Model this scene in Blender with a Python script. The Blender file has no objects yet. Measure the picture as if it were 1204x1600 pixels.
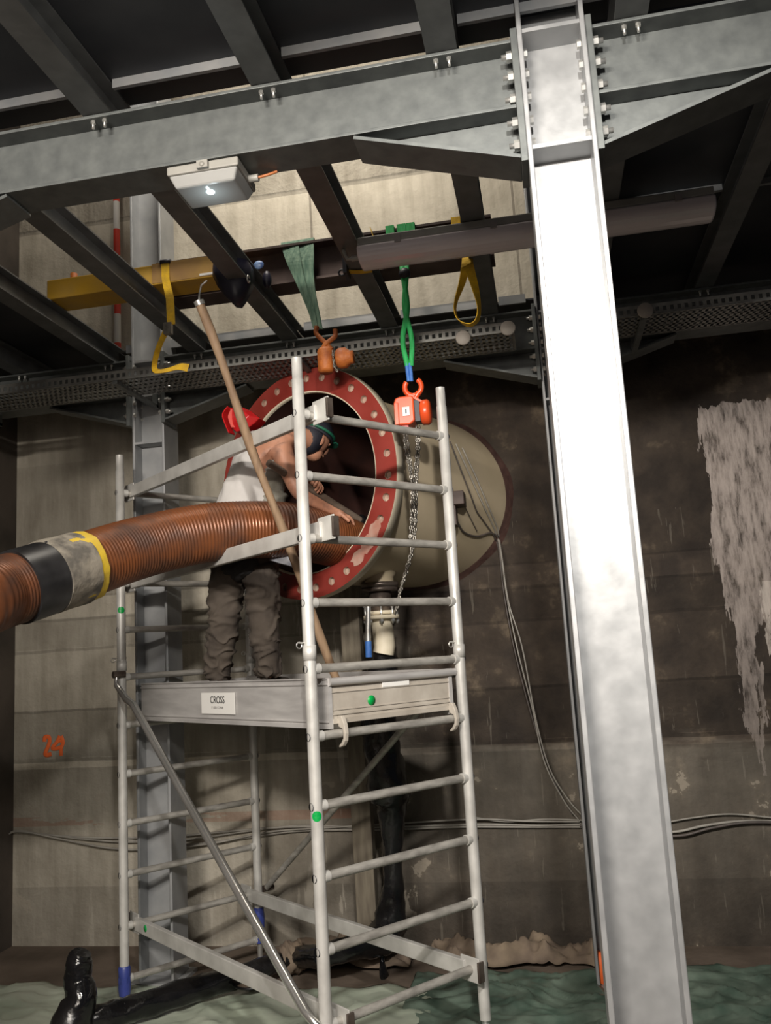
import bpy, bmesh, math, random
from mathutils import Vector, Matrix, noise
random.seed(7)
SC = bpy.context.scene
COL = SC.collection
# ------------------------------------------------------------------ camera
FPX, PIT, ROL, YAW = 1344.7, 0.1625, -0.0599, -0.17666
H = 1.8
def cam_axes():
    f = Vector((math.sin(YAW)*math.cos(PIT), math.cos(YAW)*math.cos(PIT), math.sin(PIT)))
    rt = Vector((math.cos(YAW), -math.sin(YAW), 0)); up = rt.cross(f)
    return math.cos(ROL)*rt+math.sin(ROL)*up, -math.sin(ROL)*rt+math.cos(ROL)*up, f
RT, UP, FW = cam_axes()
cd = bpy.data.cameras.new('camera'); cam = bpy.data.objects.new('camera', cd); COL.objects.link(cam)
m = Matrix((RT, UP, -FW)).transposed().to_4x4(); m.translation = (0, 0, H); cam.matrix_world = m
cd.sensor_fit = 'VERTICAL'; cd.sensor_height = 36.0; cd.lens = FPX*36.0/1600.0; cd.clip_start = 0.05
SC.camera = cam
# ------------------------------------------------------------------ light and exposure
SC.view_settings.view_transform = 'Standard'; SC.view_settings.look = 'None'
SC.view_settings.gamma = 1.0; SC.view_settings.exposure = 0.0; SC.view_settings.use_curve_mapping = False
w = bpy.data.worlds.new('world'); SC.world = w; w.use_nodes = True
w.node_tree.nodes['Background'].inputs[0].default_value = (0.75, 0.82, 1.0, 1)
w.node_tree.nodes['Background'].inputs[1].default_value = 0.05
def area(name, loc, to, size, power, color, shape='DISK'):
    l = bpy.data.lights.new(name, 'AREA'); l.shape = shape; l.size = size; l.energy = power; l.color = color
    o = bpy.data.objects.new(name, l); COL.objects.link(o); o.location = loc
    o.rotation_euler = (Vector(to)-Vector(loc)).to_track_quat('-Z', 'Y').to_euler(); return o
wl = area('batten_light', (-1.2, -1.0, 3.6), (-1.2, 4.0, 1.9), 1.3, 205, (1.0, 0.925, 0.83), 'RECTANGLE'); wl.data.size_y = 0.12
area('upper_hall_light', (-1.3, 4.0, 5.85), (-1.3, 5.3, 4.4), 1.2, 54, (1.0, 0.92, 0.80))
area('room_fill_light', (-1.2, -1.5, 3.0), (-1.6, 5.0, 1.2), 2.0, 55, (1.0, 0.88, 0.76))

sl = bpy.data.lights.new('site_floodlight', 'SPOT'); sl.energy = 640; sl.spot_size = math.radians(76); sl.spot_blend = 1.0; sl.shadow_soft_size = 0.08; sl.color = (1.0, 0.95, 0.88)
so = bpy.data.objects.new('site_floodlight', sl); COL.objects.link(so); so.location = (0.25, -0.05, 3.58)
so.rotation_euler = (Vector((0.22, 2.55, 2.36))-Vector(so.location)).to_track_quat('-Z', 'Y').to_euler()

def ray(px, py): return FW + RT*((px-602)/FPX) - UP*((py-800)/FPX)
def atY(px, py, Y): d = ray(px, py); P = d*(Y/d.y); P.z += H; return P
def atZ(px, py, z): d = ray(px, py); P = d*((z-H)/d.z); P.z += H; return P

# ------------------------------------------------------------------ materials
MATS = {}
def nd(nt, typ, **kw):
    n = nt.nodes.new(typ)
    for k, v in kw.items(): setattr(n, k, v)
    return n
def mat(name, c1, c2=None, rough=0.6, metal=0.0, scale=8.0, bump=0.0, bscale=None, stretch=(1, 1, 1), lo=0.35, hi=0.65, detail=5, rough2=None, emis=None, alpha=1.0, trans=0.0, spec=None):
    mt = bpy.data.materials.new(name); mt.use_nodes = True; nt = mt.node_tree; b = nt.nodes['Principled BSDF']
    b.inputs['Roughness'].default_value = rough; b.inputs['Metallic'].default_value = metal
    b.inputs['Base Color'].default_value = (*c1, 1)
    if spec is not None: b.inputs['Specular IOR Level'].default_value = spec
    if alpha < 1: b.inputs['Alpha'].default_value = alpha
    if trans: b.inputs['Transmission Weight'].default_value = trans
    if emis: b.inputs['Emission Color'].default_value = (*emis[0], 1); b.inputs['Emission Strength'].default_value = emis[1]
    tc = nd(nt, 'ShaderNodeTexCoord'); mp = nd(nt, 'ShaderNodeMapping'); mp.inputs['Scale'].default_value = stretch
    nt.links.new(tc.outputs['Object'], mp.inputs['Vector'])
    if c2 is not None:
        n = nd(nt, 'ShaderNodeTexNoise'); n.inputs['Scale'].default_value = scale; n.inputs['Detail'].default_value = detail
        nt.links.new(mp.outputs[0], n.inputs['Vector'])
        r = nd(nt, 'ShaderNodeValToRGB'); r.color_ramp.elements[0].position = lo; r.color_ramp.elements[1].position = hi
        r.color_ramp.elements[0].color = (*c1, 1); r.color_ramp.elements[1].color = (*c2, 1)
        nt.links.new(n.outputs[0], r.inputs[0]); nt.links.new(r.outputs[0], b.inputs['Base Color'])
        if rough2 is not None:
            q = nd(nt, 'ShaderNodeMapRange'); q.inputs[1].default_value = lo; q.inputs[2].default_value = hi
            q.inputs[3].default_value = rough; q.inputs[4].default_value = rough2
            nt.links.new(n.outputs[0], q.inputs[0]); nt.links.new(q.outputs[0], b.inputs['Roughness'])
    if bump:
        n2 = nd(nt, 'ShaderNodeTexNoise'); n2.inputs['Scale'].default_value = bscale or scale*3; n2.inputs['Detail'].default_value = 4
        nt.links.new(mp.outputs[0], n2.inputs['Vector'])
        bp = nd(nt, 'ShaderNodeBump'); bp.inputs['Strength'].default_value = bump; bp.inputs['Distance'].default_value = 0.01
        nt.links.new(n2.outputs[0], bp.inputs['Height']); nt.links.new(bp.outputs[0], b.inputs['Normal'])
    MATS[name] = mt
    return mt
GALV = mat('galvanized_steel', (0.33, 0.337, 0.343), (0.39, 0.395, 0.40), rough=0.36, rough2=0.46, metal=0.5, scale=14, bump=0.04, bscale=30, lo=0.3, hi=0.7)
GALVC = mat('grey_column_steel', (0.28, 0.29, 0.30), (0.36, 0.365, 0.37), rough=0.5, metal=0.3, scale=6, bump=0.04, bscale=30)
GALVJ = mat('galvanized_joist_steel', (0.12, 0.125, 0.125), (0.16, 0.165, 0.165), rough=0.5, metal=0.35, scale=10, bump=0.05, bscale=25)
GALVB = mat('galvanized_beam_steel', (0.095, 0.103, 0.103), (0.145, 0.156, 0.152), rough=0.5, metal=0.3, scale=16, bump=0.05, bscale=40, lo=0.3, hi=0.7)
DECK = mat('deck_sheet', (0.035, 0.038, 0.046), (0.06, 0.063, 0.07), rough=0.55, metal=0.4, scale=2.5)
STRIP = mat('deck_edge_strip', (0.22, 0.23, 0.24), (0.30, 0.30, 0.30), rough=0.45, metal=0.4, scale=8)
BOLT = mat('zinc_bolt', (0.6, 0.6, 0.58), (0.75, 0.74, 0.7), rough=0.3, metal=0.8, scale=30)
ALU = mat('scaffold_aluminium', (0.46, 0.45, 0.425), (0.60, 0.59, 0.56), rough=0.4, rough2=0.5, metal=0.25, scale=9, bump=0.06, bscale=50)
ALUR = mat('rung_aluminium', (0.30, 0.285, 0.26), (0.50, 0.48, 0.44), rough=0.5, metal=0.4, scale=11, stretch=(1, 1, 3), bump=0.1, bscale=60)
ALUS = mat('shiny_tube', (0.62, 0.61, 0.58), (0.75, 0.74, 0.72), rough=0.22, metal=0.85, scale=5)
PLATE = mat('platform_aluminium', (0.48, 0.465, 0.455), (0.62, 0.605, 0.59), rough=0.45, metal=0.4, scale=4, stretch=(1, 1, 6), bump=0.03, bscale=30)
PLATED = mat('dusty_platform_end', (0.36, 0.32, 0.27), (0.50, 0.46, 0.40), rough=0.75, metal=0.1, scale=6, bump=0.08, bscale=60)
LABEL = mat('white_label', (0.78, 0.77, 0.74), rough=0.5)
INK = mat('dark_ink', (0.03, 0.03, 0.03), rough=0.6)
INKG = mat('grey_ink', (0.30, 0.29, 0.28), rough=0.6)
GREEN = mat('green_sticker', (0.0, 0.33, 0.06), rough=0.4)
RED = mat('red_flange_paint', (0.22, 0.028, 0.020), (0.28, 0.045, 0.035), rough=0.38, scale=5, bump=0.05, bscale=40)
CREAM = mat('cream_paint', (0.52, 0.43, 0.29), (0.60, 0.50, 0.35), rough=0.38, scale=2.5)
CREAML = mat('cream_rim_paint', (0.72, 0.64, 0.48), (0.80, 0.72, 0.56), rough=0.5, scale=6)
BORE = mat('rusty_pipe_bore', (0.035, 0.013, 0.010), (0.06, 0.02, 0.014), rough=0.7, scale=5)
HOLE = mat('bolt_hole_edge', (0.50, 0.40, 0.32), (0.36, 0.20, 0.15), rough=0.5, scale=30)
HOSE = mat('copper_hose', (0.22, 0.075, 0.028), (0.085, 0.040, 0.026), rough=0.30, rough2=0.55, scale=5, metal=0.25, lo=0.4, hi=0.62, bump=0.05, bscale=60)
RUBBER = mat('black_rubber', (0.012, 0.012, 0.013), (0.03, 0.03, 0.032), rough=0.35, scale=8)
WRAP = mat('dirty_tape', (0.30, 0.27, 0.22), (0.12, 0.11, 0.095), rough=0.85, scale=12, bump=0.5, bscale=30, lo=0.42, hi=0.6)
YTAPE = mat('yellow_tape', (0.72, 0.50, 0.03), (0.60, 0.42, 0.06), rough=0.6, scale=12, bump=0.4, bscale=20)
TAR = mat('black_tar', (0.006, 0.006, 0.007), (0.012, 0.011, 0.011), rough=0.10, rough2=0.3, scale=6, bump=0.5, bscale=16)
YBEAM = mat('yellow_paint', (0.60, 0.34, 0.02), (0.50, 0.30, 0.05), rough=0.5, scale=7)
YBEAM2 = mat('worn_ochre_paint', (0.42, 0.25, 0.06), (0.30, 0.17, 0.06), rough=0.6, scale=7)
BROWN = mat('brown_primer', (0.045, 0.026, 0.022), (0.09, 0.06, 0.05), rough=0.6, scale=6)
YSTRAP = mat('yellow_webbing', (0.72, 0.44, 0.01), (0.55, 0.33, 0.02), rough=0.75, scale=30, bump=0.2, bscale=150)
GSLING = mat('faded_green_webbing', (0.07, 0.14, 0.10), (0.16, 0.25, 0.18), rough=0.85, scale=20, stretch=(3, 3, 0.6), bump=0.25, bscale=60)
BSLING = mat('bright_green_webbing', (0.01, 0.30, 0.06), (0.03, 0.42, 0.12), rough=0.7, scale=30, stretch=(3, 3, 0.6), bump=0.2, bscale=90)
BLUE = mat('blue_webbing', (0.03, 0.12, 0.42), (0.06, 0.2, 0.55), rough=0.6, scale=25)
NAVY = mat('navy_trolley', (0.008, 0.008, 0.018), (0.02, 0.018, 0.035), rough=0.4, scale=9)
ORANGE = mat('orange_enamel', (0.62, 0.06, 0.015), (0.72, 0.09, 0.02), rough=0.3, scale=6)
RUST = mat('rusty_orange', (0.45, 0.13, 0.02), (0.28, 0.07, 0.015), rough=0.6, scale=18, bump=0.3, bscale=60)
CHAIN = mat('chain_steel', (0.16, 0.15, 0.13), (0.30, 0.28, 0.25), rough=0.35, metal=0.7, scale=30)
WOOD = mat('wooden_pole', (0.30, 0.20, 0.12), (0.22, 0.14, 0.085), rough=0.7, scale=9, stretch=(4, 4, 0.5), bump=0.15, bscale=20)
DWOOD = mat('grey_timber', (0.12, 0.10, 0.075), (0.18, 0.155, 0.115), rough=0.85, scale=9, stretch=(4, 4, 0.5), bump=0.3, bscale=20)
DSTICK = mat('dirty_stick', (0.14, 0.10, 0.075), (0.22, 0.17, 0.13), rough=0.7, scale=14)
LAMPW = mat('lamp_housing', (0.28, 0.27, 0.245), (0.33, 0.32, 0.29), rough=0.45, scale=8)
LAMPD = mat('lamp_diffuser', (0.30, 0.30, 0.29), (0.36, 0.36, 0.35), rough=0.2, scale=3)
LED = mat('lit_led', (0.8, 0.95, 1.0), rough=0.3, emis=((0.75, 0.95, 1.0), 8.0))
TUBED = mat('tube_cover', (0.62, 0.56, 0.58), (0.70, 0.64, 0.66), rough=0.15, scale=3)
SKIN = mat('dirty_skin', (0.50, 0.24, 0.15), (0.26, 0.13, 0.09), rough=0.55, scale=18, lo=0.5, hi=0.75)
SHIRT = mat('grey_white_shirt', (0.52, 0.50, 0.48), (0.62, 0.60, 0.58), rough=0.85, scale=5, bump=0.35, bscale=9)
SHIRTD = mat('dark_shirt_side', (0.16, 0.15, 0.12), (0.28, 0.27, 0.24), rough=0.85, scale=10, bump=0.35, bscale=9)
TROUS = mat('work_trousers', (0.045, 0.035, 0.028), (0.078, 0.062, 0.048), rough=0.9, scale=7, bump=0.6, bscale=10)
TROUD = mat('black_waist_cloth', (0.012, 0.012, 0.014), (0.025, 0.024, 0.024), rough=0.85, scale=8, bump=0.4, bscale=12)
BOOT = mat('boot_leather', (0.03, 0.024, 0.02), (0.06, 0.05, 0.04), rough=0.7, scale=12)
CAPD = mat('dark_cap', (0.012, 0.012, 0.02), (0.03, 0.03, 0.04), rough=0.5, scale=10)
CAPG = mat('green_strap', (0.01, 0.10, 0.06), (0.02, 0.14, 0.08), rough=0.5, scale=10)
SILV = mat('silver_foil', (0.45, 0.46, 0.50), (0.25, 0.26, 0.30), rough=0.3, metal=0.6, scale=16)
REDP = mat('red_plastic', (0.60, 0.02, 0.02), (0.50, 0.015, 0.02), rough=0.22, scale=5)
SHEET = mat('green_sheet', (0.36, 0.42, 0.33), (0.48, 0.52, 0.43), rough=0.28, scale=3, bump=0.3, bscale=6)
NET = mat('dark_green_sheet', (0.05, 0.085, 0.065), (0.15, 0.20, 0.16), rough=0.4, scale=5, bump=0.5, bscale=9)
CLOTH = mat('tan_cloth', (0.26, 0.20, 0.14), (0.16, 0.12, 0.09), rough=0.9, scale=8, bump=0.5, bscale=12)
CABLE = mat('grey_cable', (0.30, 0.28, 0.25), (0.38, 0.36, 0.32), rough=0.5, scale=10)
CABLED = mat('dark_cable', (0.07, 0.06, 0.055), (0.12, 0.10, 0.09), rough=0.5, scale=10)
REDW = mat('red_paint', (0.6, 0.04, 0.02), rough=0.5)
PAPER = mat('white_band', (0.6, 0.58, 0.55), rough=0.5)
SPRAY = mat('orange_spray', (1.0, 0.19, 0.045), (0.95, 0.16, 0.035), rough=0.6, scale=30)
CAPR = mat('round_cap_grey', (0.30, 0.27, 0.24), (0.34, 0.31, 0.27), rough=0.6, scale=20)
SEAL = mat('pipe_seal', (0.05, 0.022, 0.018), (0.09, 0.045, 0.035), rough=0.8, scale=14, bump=0.5, bscale=30)
BTAPE = mat('blue_tape', (0.03, 0.05, 0.22), (0.05, 0.07, 0.3), rough=0.4, scale=14)
BRASS = mat('dark_metal_ring', (0.08, 0.06, 0.05), (0.16, 0.13, 0.11), rough=0.35, metal=0.6, scale=14)
TRAYM = mat('cable_tray_metal', (0.20, 0.20, 0.19), (0.28, 0.28, 0.26), rough=0.45, metal=0.5, scale=12)
GROUND = mat('dirt_floor', (0.10, 0.075, 0.055), (0.17, 0.13, 0.10), rough=0.9, scale=3, bump=0.4, bscale=20)

def concrete():
    mt = bpy.data.materials.new('stained_concrete'); mt.use_nodes = True; nt = mt.node_tree; b = nt.nodes['Principled BSDF']
    b.inputs['Roughness'].default_value = 0.8; b.inputs['Specular IOR Level'].default_value = 0.25
    L = nt.links.new
    geo = nd(nt, 'ShaderNodeNewGeometry'); sep = nd(nt, 'ShaderNodeSeparateXYZ'); L(geo.outputs['Position'], sep.inputs[0])
    X, Z = sep.outputs[0], sep.outputs[2]
    def math_(op, a, b_=None, c=None, clamp=False):
        n = nd(nt, 'ShaderNodeMath', operation=op); n.use_clamp = clamp
        for i, v in enumerate((a, b_, c)):
            if v is None: continue
            if isinstance(v, (int, float)): n.inputs[i].default_value = v
            else: L(v, n.inputs[i])
        return n.outputs[0]
    def noise(scale, st, detail=6, rough=0.6):
        mp = nd(nt, 'ShaderNodeMapping'); mp.inputs['Scale'].default_value = st; L(geo.outputs['Position'], mp.inputs[0])
        n = nd(nt, 'ShaderNodeTexNoise'); n.inputs['Scale'].default_value = scale; n.inputs['Detail'].default_value = detail; n.inputs['Roughness'].default_value = rough
        L(mp.outputs[0], n.inputs['Vector']); return n.outputs[0]
    def ramp(v, stops, interp='LINEAR'):
        r = nd(nt, 'ShaderNodeValToRGB'); r.color_ramp.interpolation = interp
        e = r.color_ramp.elements
        while len(e) < len(stops): e.new(0.5)
        for k, (p, c) in enumerate(stops):
            e[k].position = p; e[k].color = (*(c if isinstance(c, tuple) else (c, c, c)), 1)
        L(v, r.inputs[0]); return r.outputs[0]
    def mixc(f, a, b_, mode='MIX'):
        n = nd(nt, 'ShaderNodeMix', data_type='RGBA', blend_type=mode)
        for s, v in ((n.inputs[0], f), (n.inputs[6], a), (n.inputs[7], b_)):
            if isinstance(v, (int, float)): s.default_value = v
            elif isinstance(v, tuple): s.default_value = (*v, 1)
            else: L(v, s)
        return n.outputs[2]
    nbig = noise(1.1, (1, 1, 1)); nmid = noise(4.5, (1, 1, 1)); nver = noise(5, (1.8, 1, 0.22)); nhor = noise(2.0, (0.35, 1, 2.2)); nfin = noise(26, (1, 1, 1))
    base = ramp(nmid, [(0.32, (0.36, 0.325, 0.265)), (0.5, (0.48, 0.44, 0.365)), (0.68, (0.60, 0.56, 0.475))])
    base = mixc(0.55, base, ramp(nver, [(0.35, (0.33, 0.295, 0.235)), (0.65, (0.60, 0.55, 0.46))]))
    # damp, dirty right-hand wall below deck level, with shade darkened into the colour
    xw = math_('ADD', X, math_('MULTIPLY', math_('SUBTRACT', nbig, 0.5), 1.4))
    dirt_shade = nd(nt, 'ShaderNodeMapRange'); dirt_shade.inputs[1].default_value = -2.2; dirt_shade.inputs[2].default_value = -0.9; L(xw, dirt_shade.inputs[0])
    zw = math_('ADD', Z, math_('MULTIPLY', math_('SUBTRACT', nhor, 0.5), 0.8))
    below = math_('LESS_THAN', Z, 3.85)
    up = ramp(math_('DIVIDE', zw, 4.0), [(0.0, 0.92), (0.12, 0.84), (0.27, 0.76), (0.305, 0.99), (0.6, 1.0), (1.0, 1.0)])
    dm = math_('MULTIPLY', math_('MULTIPLY', dirt_shade.outputs[0], below), up)
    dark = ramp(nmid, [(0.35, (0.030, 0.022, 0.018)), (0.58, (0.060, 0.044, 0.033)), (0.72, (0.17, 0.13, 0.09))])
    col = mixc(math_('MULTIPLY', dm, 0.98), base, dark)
    # courses : per-lift tint, then thin joint lines
    zz = math_('DIVIDE', math_('ADD', Z, math_('MULTIPLY', math_('SUBTRACT', nbig, 0.5), 0.02)), 6.0)
    t = ramp(zz, [(0.0, 0.72), (0.06, 0.9), (1.13/6, 1.05), (1.21/6, 0.72), (1.53/6, 0.95), (1.95/6, 0.8), (2.16/6, 1.1), (2.32/6, 0.85), (3.3/6, 0.95), (3.9/6, 1.05), (5.15/6, 0.8)], 'CONSTANT')
    col = mixc(1.0, col, t, 'MULTIPLY')
    for zj, wj, v in ((1.205, 0.012, 0.5), (1.17, 0.02, 1.35), (1.535, 0.008, 0.6), (1.955, 0.01, 0.6), (2.165, 0.008, 0.7), (2.32, 0.008, 0.7), (5.15, 0.02, 0.5), (4.55, 0.006, 0.7)):
        msk = math_('LESS_THAN', math_('ABSOLUTE', math_('SUBTRACT', math_('ADD', Z, math_('MULTIPLY', math_('SUBTRACT', nmid, 0.5), 0.03)), zj)), wj)
        col = mixc(math_('MULTIPLY', msk, 0.7), col, mixc(1.0, col, (v, v, v), 'MULTIPLY'))
    # vertical lift joint in the upper wall
    for xj in (-1.42, 0.02):
        msk = math_('MULTIPLY', math_('LESS_THAN', math_('ABSOLUTE', math_('SUBTRACT', X, xj)), 0.008), math_('GREATER_THAN', Z, 3.8))
        col = mixc(math_('MULTIPLY', msk, 0.6), col, (0.12, 0.10, 0.08))
    # rust-red line just above the wall cables
    msk = math_('MULTIPLY', math_('LESS_THAN', math_('ABSOLUTE', math_('SUBTRACT', Z, 0.80)), 0.03), math_('MULTIPLY', math_('LESS_THAN', X, -1.3), math_('GREATER_THAN', nhor, 0.45)))
    col = mixc(math_('MULTIPLY', msk, 0.35), col, (0.36, 0.14, 0.08))
    # plaster patches low down
    msk = math_('MULTIPLY', math_('GREATER_THAN', nmid, 0.63), math_('LESS_THAN', Z, 1.0))
    col = mixc(math_('MULTIPLY', msk, 0.5), col, (0.42, 0.37, 0.30))
    # small drip streaks of lime on the dirty side
    drip = math_('MULTIPLY', math_('GREATER_THAN', noise(16, (2.2, 1, 0.16), 3), 0.66), math_('LESS_THAN', Z, 2.6))
    col = mixc(math_('MULTIPLY', drip, 0.15), col, (0.42, 0.38, 0.31))
    # lime efflorescence at the right: wide at the top, tapering to a tail
    nx = math_('MULTIPLY', math_('SUBTRACT', noise(7, (1.6, 1, 0.5)), 0.5), 0.22)
    nx = math_('ADD', nx, math_('MULTIPLY', math_('SUBTRACT', noise(22, (2.0, 1, 0.25)), 0.5), 0.16)); xe = math_('ADD', X, nx)
    left = ramp(math_('DIVIDE', Z, 4.0), [(0.2, 1.19/2), (0.30, 1.14/2), (0.42, 1.10/2), (0.60, 1.07/2), (0.85, 1.05/2)])
    right = ramp(math_('DIVIDE', Z, 4.0), [(0.2, 1.20/2), (0.34, 1.21/2), (0.44, 1.25/2), (0.50, 1.40/2), (0.56, 1.50/2), (0.85, 1.54/2)])
    ef = math_('MULTIPLY', math_('GREATER_THAN', xe, math_('MULTIPLY', left, 2.0)), math_('LESS_THAN', xe, math_('MULTIPLY', right, 2.0)))
    ef = math_('MULTIPLY', ef, math_('LESS_THAN', math_('ADD', Z, math_('MULTIPLY', nx, 0.5)), 3.24)); ef = math_('MULTIPLY', ef, math_('GREATER_THAN', Z, 0.95))
    tex = ramp(noise(13, (1.6, 1, 0.35), 6, 0.75), [(0.36, 0.12), (0.5, 0.75), (0.62, 1.0)])
    low = ramp(math_('DIVIDE', Z, 4.0), [(0.24, 0.35), (0.5, 0.8), (0.65, 1.0)])
    ef = math_('MULTIPLY', math_('MULTIPLY', ef, tex), low)
    col = mixc(ef, col, (0.50, 0.43, 0.39))
    # second thin tail
    x2 = math_('ADD', X, math_('MULTIPLY', nx, 0.8))
    e2 = math_('MULTIPLY', math_('LESS_THAN', math_('ABSOLUTE', math_('SUBTRACT', x2, 1.335)), 0.022), math_('MULTIPLY', math_('LESS_THAN', Z, 2.1), math_('MULTIPLY', tex, math_('GREATER_THAN', math_('SUBTRACT', Z, nx), 1.62))))
    col = mixc(math_('MULTIPLY', e2, 0.85), col, (0.62, 0.55, 0.49))
    # pale drips on the left wall
    msk = math_('MULTIPLY', math_('GREATER_THAN', nver, 0.60), math_('LESS_THAN', X, -1.2))
    col = mixc(math_('MULTIPLY', msk, 0.35), col, (0.5, 0.46, 0.39))
    L(col, b.inputs['Base Color'])
    bp = nd(nt, 'ShaderNodeBump'); bp.inputs['Strength'].default_value = 0.5; bp.inputs['Distance'].default_value = 0.03
    hh = math_('ADD', math_('MULTIPLY', nfin, 0.4), nmid)
    rough_top = math_('MULTIPLY', math_('GREATER_THAN', Z, 5.15), math_('MULTIPLY', nfin, 3.0))
    L(math_('ADD', hh, rough_top), bp.inputs['Height']); L(bp.outputs[0], b.inputs['Normal'])
    return mt
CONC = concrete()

# ------------------------------------------------------------------ mesh helpers
class MB:
    def __init__(s): s.v = []; s.f = []; s.sm = []
    def add(s, vs, fs, smooth=False):
        o = len(s.v); s.v += [Vector(v) for v in vs]; s.f += [tuple(i+o for i in f) for f in fs]; s.sm += [smooth]*len(fs); return s
    def hexa(s, p):  # 8 points: bottom loop 0-3, top loop 4-7
        return s.add(p, [(3, 2, 1, 0), (4, 5, 6, 7), (0, 1, 5, 4), (1, 2, 6, 5), (2, 3, 7, 6), (3, 0, 4, 7)])
    def box(s, x0, x1, y0, y1, z0, z1):
        return s.hexa([(x0, y0, z0), (x1, y0, z0), (x1, y1, z0), (x0, y1, z0), (x0, y0, z1), (x1, y0, z1), (x1, y1, z1), (x0, y1, z1)])
    def obox(s, c, ax, ay, az, sx, sy, sz):  # oriented box: centre, unit axes, full sizes
        c = Vector(c); ax = Vector(ax)*sx/2; ay = Vector(ay)*sy/2; az = Vector(az)*sz/2
        return s.hexa([c-ax-ay-az, c+ax-ay-az, c+ax+ay-az, c-ax+ay-az, c-ax-ay+az, c+ax-ay+az, c+ax+ay+az, c-ax+ay+az])
    def bar(s, a, b, wd, ht, up=(0, 0, 1)):  # rectangular bar from a to b
        a = Vector(a); b = Vector(b); d = (b-a).normalized(); sd = d.cross(Vector(up)).normalized(); u = sd.cross(d).normalized()
        return s.obox((a+b)/2, d, sd, u, (b-a).length, wd, ht)
    def tube(s, pts, r, seg=12, caps=True, flat=None, smooth=True):
        pts = [Vector(p) for p in pts]; n = len(pts)
        rr = r if isinstance(r, (list, tuple)) else [r]*n
        vs = []; fs = []; prev = None
        for i, p in enumerate(pts):
            d = (pts[min(i+1, n-1)]-pts[max(i-1, 0)]).normalized()
            if prev is None:
                a = Vector((0, 0, 1)) if abs(d.z) < 0.9 else Vector((1, 0, 0)); u = d.cross(a).normalized()
            else: u = (prev-d*prev.dot(d)).normalized()
            prev = u; v = d.cross(u)
            for k in range(seg):
                t = 2*math.pi*k/seg; f = flat if flat else 1
                vs.append(p+rr[i]*(math.cos(t)*u+math.sin(t)*v*f))
        for i in range(n-1):
            for k in range(seg):
                a = i*seg+k; b = i*seg+(k+1) % seg; fs.append((a, b, b+seg, a+seg))
        s.add(vs, fs, smooth)
        if caps: s.add(vs[:seg], [tuple(reversed(range(seg)))]); s.add(vs[-seg:], [tuple(range(seg))])
        return s
    def lathe(s, c, ax, prof, seg=48, smooth=True, e1=None):  # prof: (t along axis, radius)
        c = Vector(c); ax = Vector(ax).normalized()
        if e1 is None: e1 = ax.cross(Vector((0, 0, 1)) if abs(ax.z) < 0.9 else Vector((1, 0, 0))).normalized()
        e2 = ax.cross(e1); vs = []; fs = []
        for t, r in prof:
            for k in range(seg):
                q = 2*math.pi*k/seg; vs.append(c+ax*t+r*(math.cos(q)*e1+math.sin(q)*e2))
        for i in range(len(prof)-1):
            for k in range(seg): a = i*seg+k; b = i*seg+(k+1) % seg; fs.append((a, b, b+seg, a+seg))
        return s.add(vs, fs, smooth)
    def prism(s, poly, d):  # polygon of 3-D points pushed along d
        p = [Vector(q) for q in poly]; d = Vector(d); n = len(p)
        return s.add(p+[q+d for q in p], [tuple(reversed(range(n))), tuple(range(n, 2*n))]+[(i, (i+1) % n, (i+1) % n+n, i+n) for i in range(n)])
    def torus(s, c, ax, R, r, seg=24, rs=8, e1=None, sx=1.0, a0=0, a1=2*math.pi):
        c = Vector(c); ax = Vector(ax).normalized()
        if e1 is None: e1 = ax.cross(Vector((0, 0, 1)) if abs(ax.z) < 0.9 else Vector((1, 0, 0))).normalized()
        e2 = ax.cross(e1); full = abs(a1-a0-2*math.pi) < 1e-6; n = seg if full else seg+1
        pts = [c+R*(math.cos(a0+(a1-a0)*k/seg)*e1*sx+math.sin(a0+(a1-a0)*k/seg)*e2) for k in range(n)]
        if full: pts += [pts[0], pts[1]]
        return s.tube(pts, r, rs, caps=not full)
    def ball(s, c, r, sx=1, sy=1, sz=1, seg=14, rings=9):
        c = Vector(c); vs = []; fs = []
        for i in range(rings+1):
            ph = math.pi*i/rings
            for k in range(seg):
                t = 2*math.pi*k/seg; vs.append(c+Vector((r*sx*math.sin(ph)*math.cos(t), r*sy*math.sin(ph)*math.sin(t), r*sz*math.cos(ph))))
        for i in range(rings):
            for k in range(seg): a = i*seg+k; b = i*seg+(k+1) % seg; fs.append((a+seg, b+seg, b, a))
        return s.add(vs, fs, True)
    def build(s, name, mt, parent=None, **kw):
        off = parent.matrix_basis.translation.copy() if parent is not None else Vector((0, 0, 0))
        if parent is not None and parent.parent is not None: off = off+parent.parent.matrix_basis.translation
        if kw.get('origin') is not None: off = Vector(kw['origin'])
        me = bpy.data.meshes.new(name); me.from_pydata([v-off for v in s.v], [], s.f); me.update()
        bm = bmesh.new(); bm.from_mesh(me); bmesh.ops.recalc_face_normals(bm, faces=bm.faces); bm.to_mesh(me); bm.free()
        me.polygons.foreach_set('use_smooth', s.sm if len(s.sm) == len(me.polygons) else [False]*len(me.polygons))
        me.materials.append(mt); o = bpy.data.objects.new(name, me); COL.objects.link(o)
        if parent is not None: o.parent = parent
        elif kw.get('origin') is not None: o.location = off
        if kw.get('label'): o['label'] = kw['label']
        if kw.get('bevel'):
            md = o.modifiers.new('bevel', 'BEVEL'); md.width = kw['bevel']; md.segments = 2; md.limit_method = 'ANGLE'
        return o
def tag(o, label, cat, group=None, kind=None):
    o['label'] = label; o['category'] = cat
    if group: o['group'] = group
    if kind: o['kind'] = kind
    return o
def thing(name, label, cat, loc, group=None):
    o = bpy.data.objects.new(name, None); COL.objects.link(o); o.location = loc; o.empty_display_size = 0.1
    return tag(o, label, cat, group)
def struct(o): o['kind'] = 'structure'; return o
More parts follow.
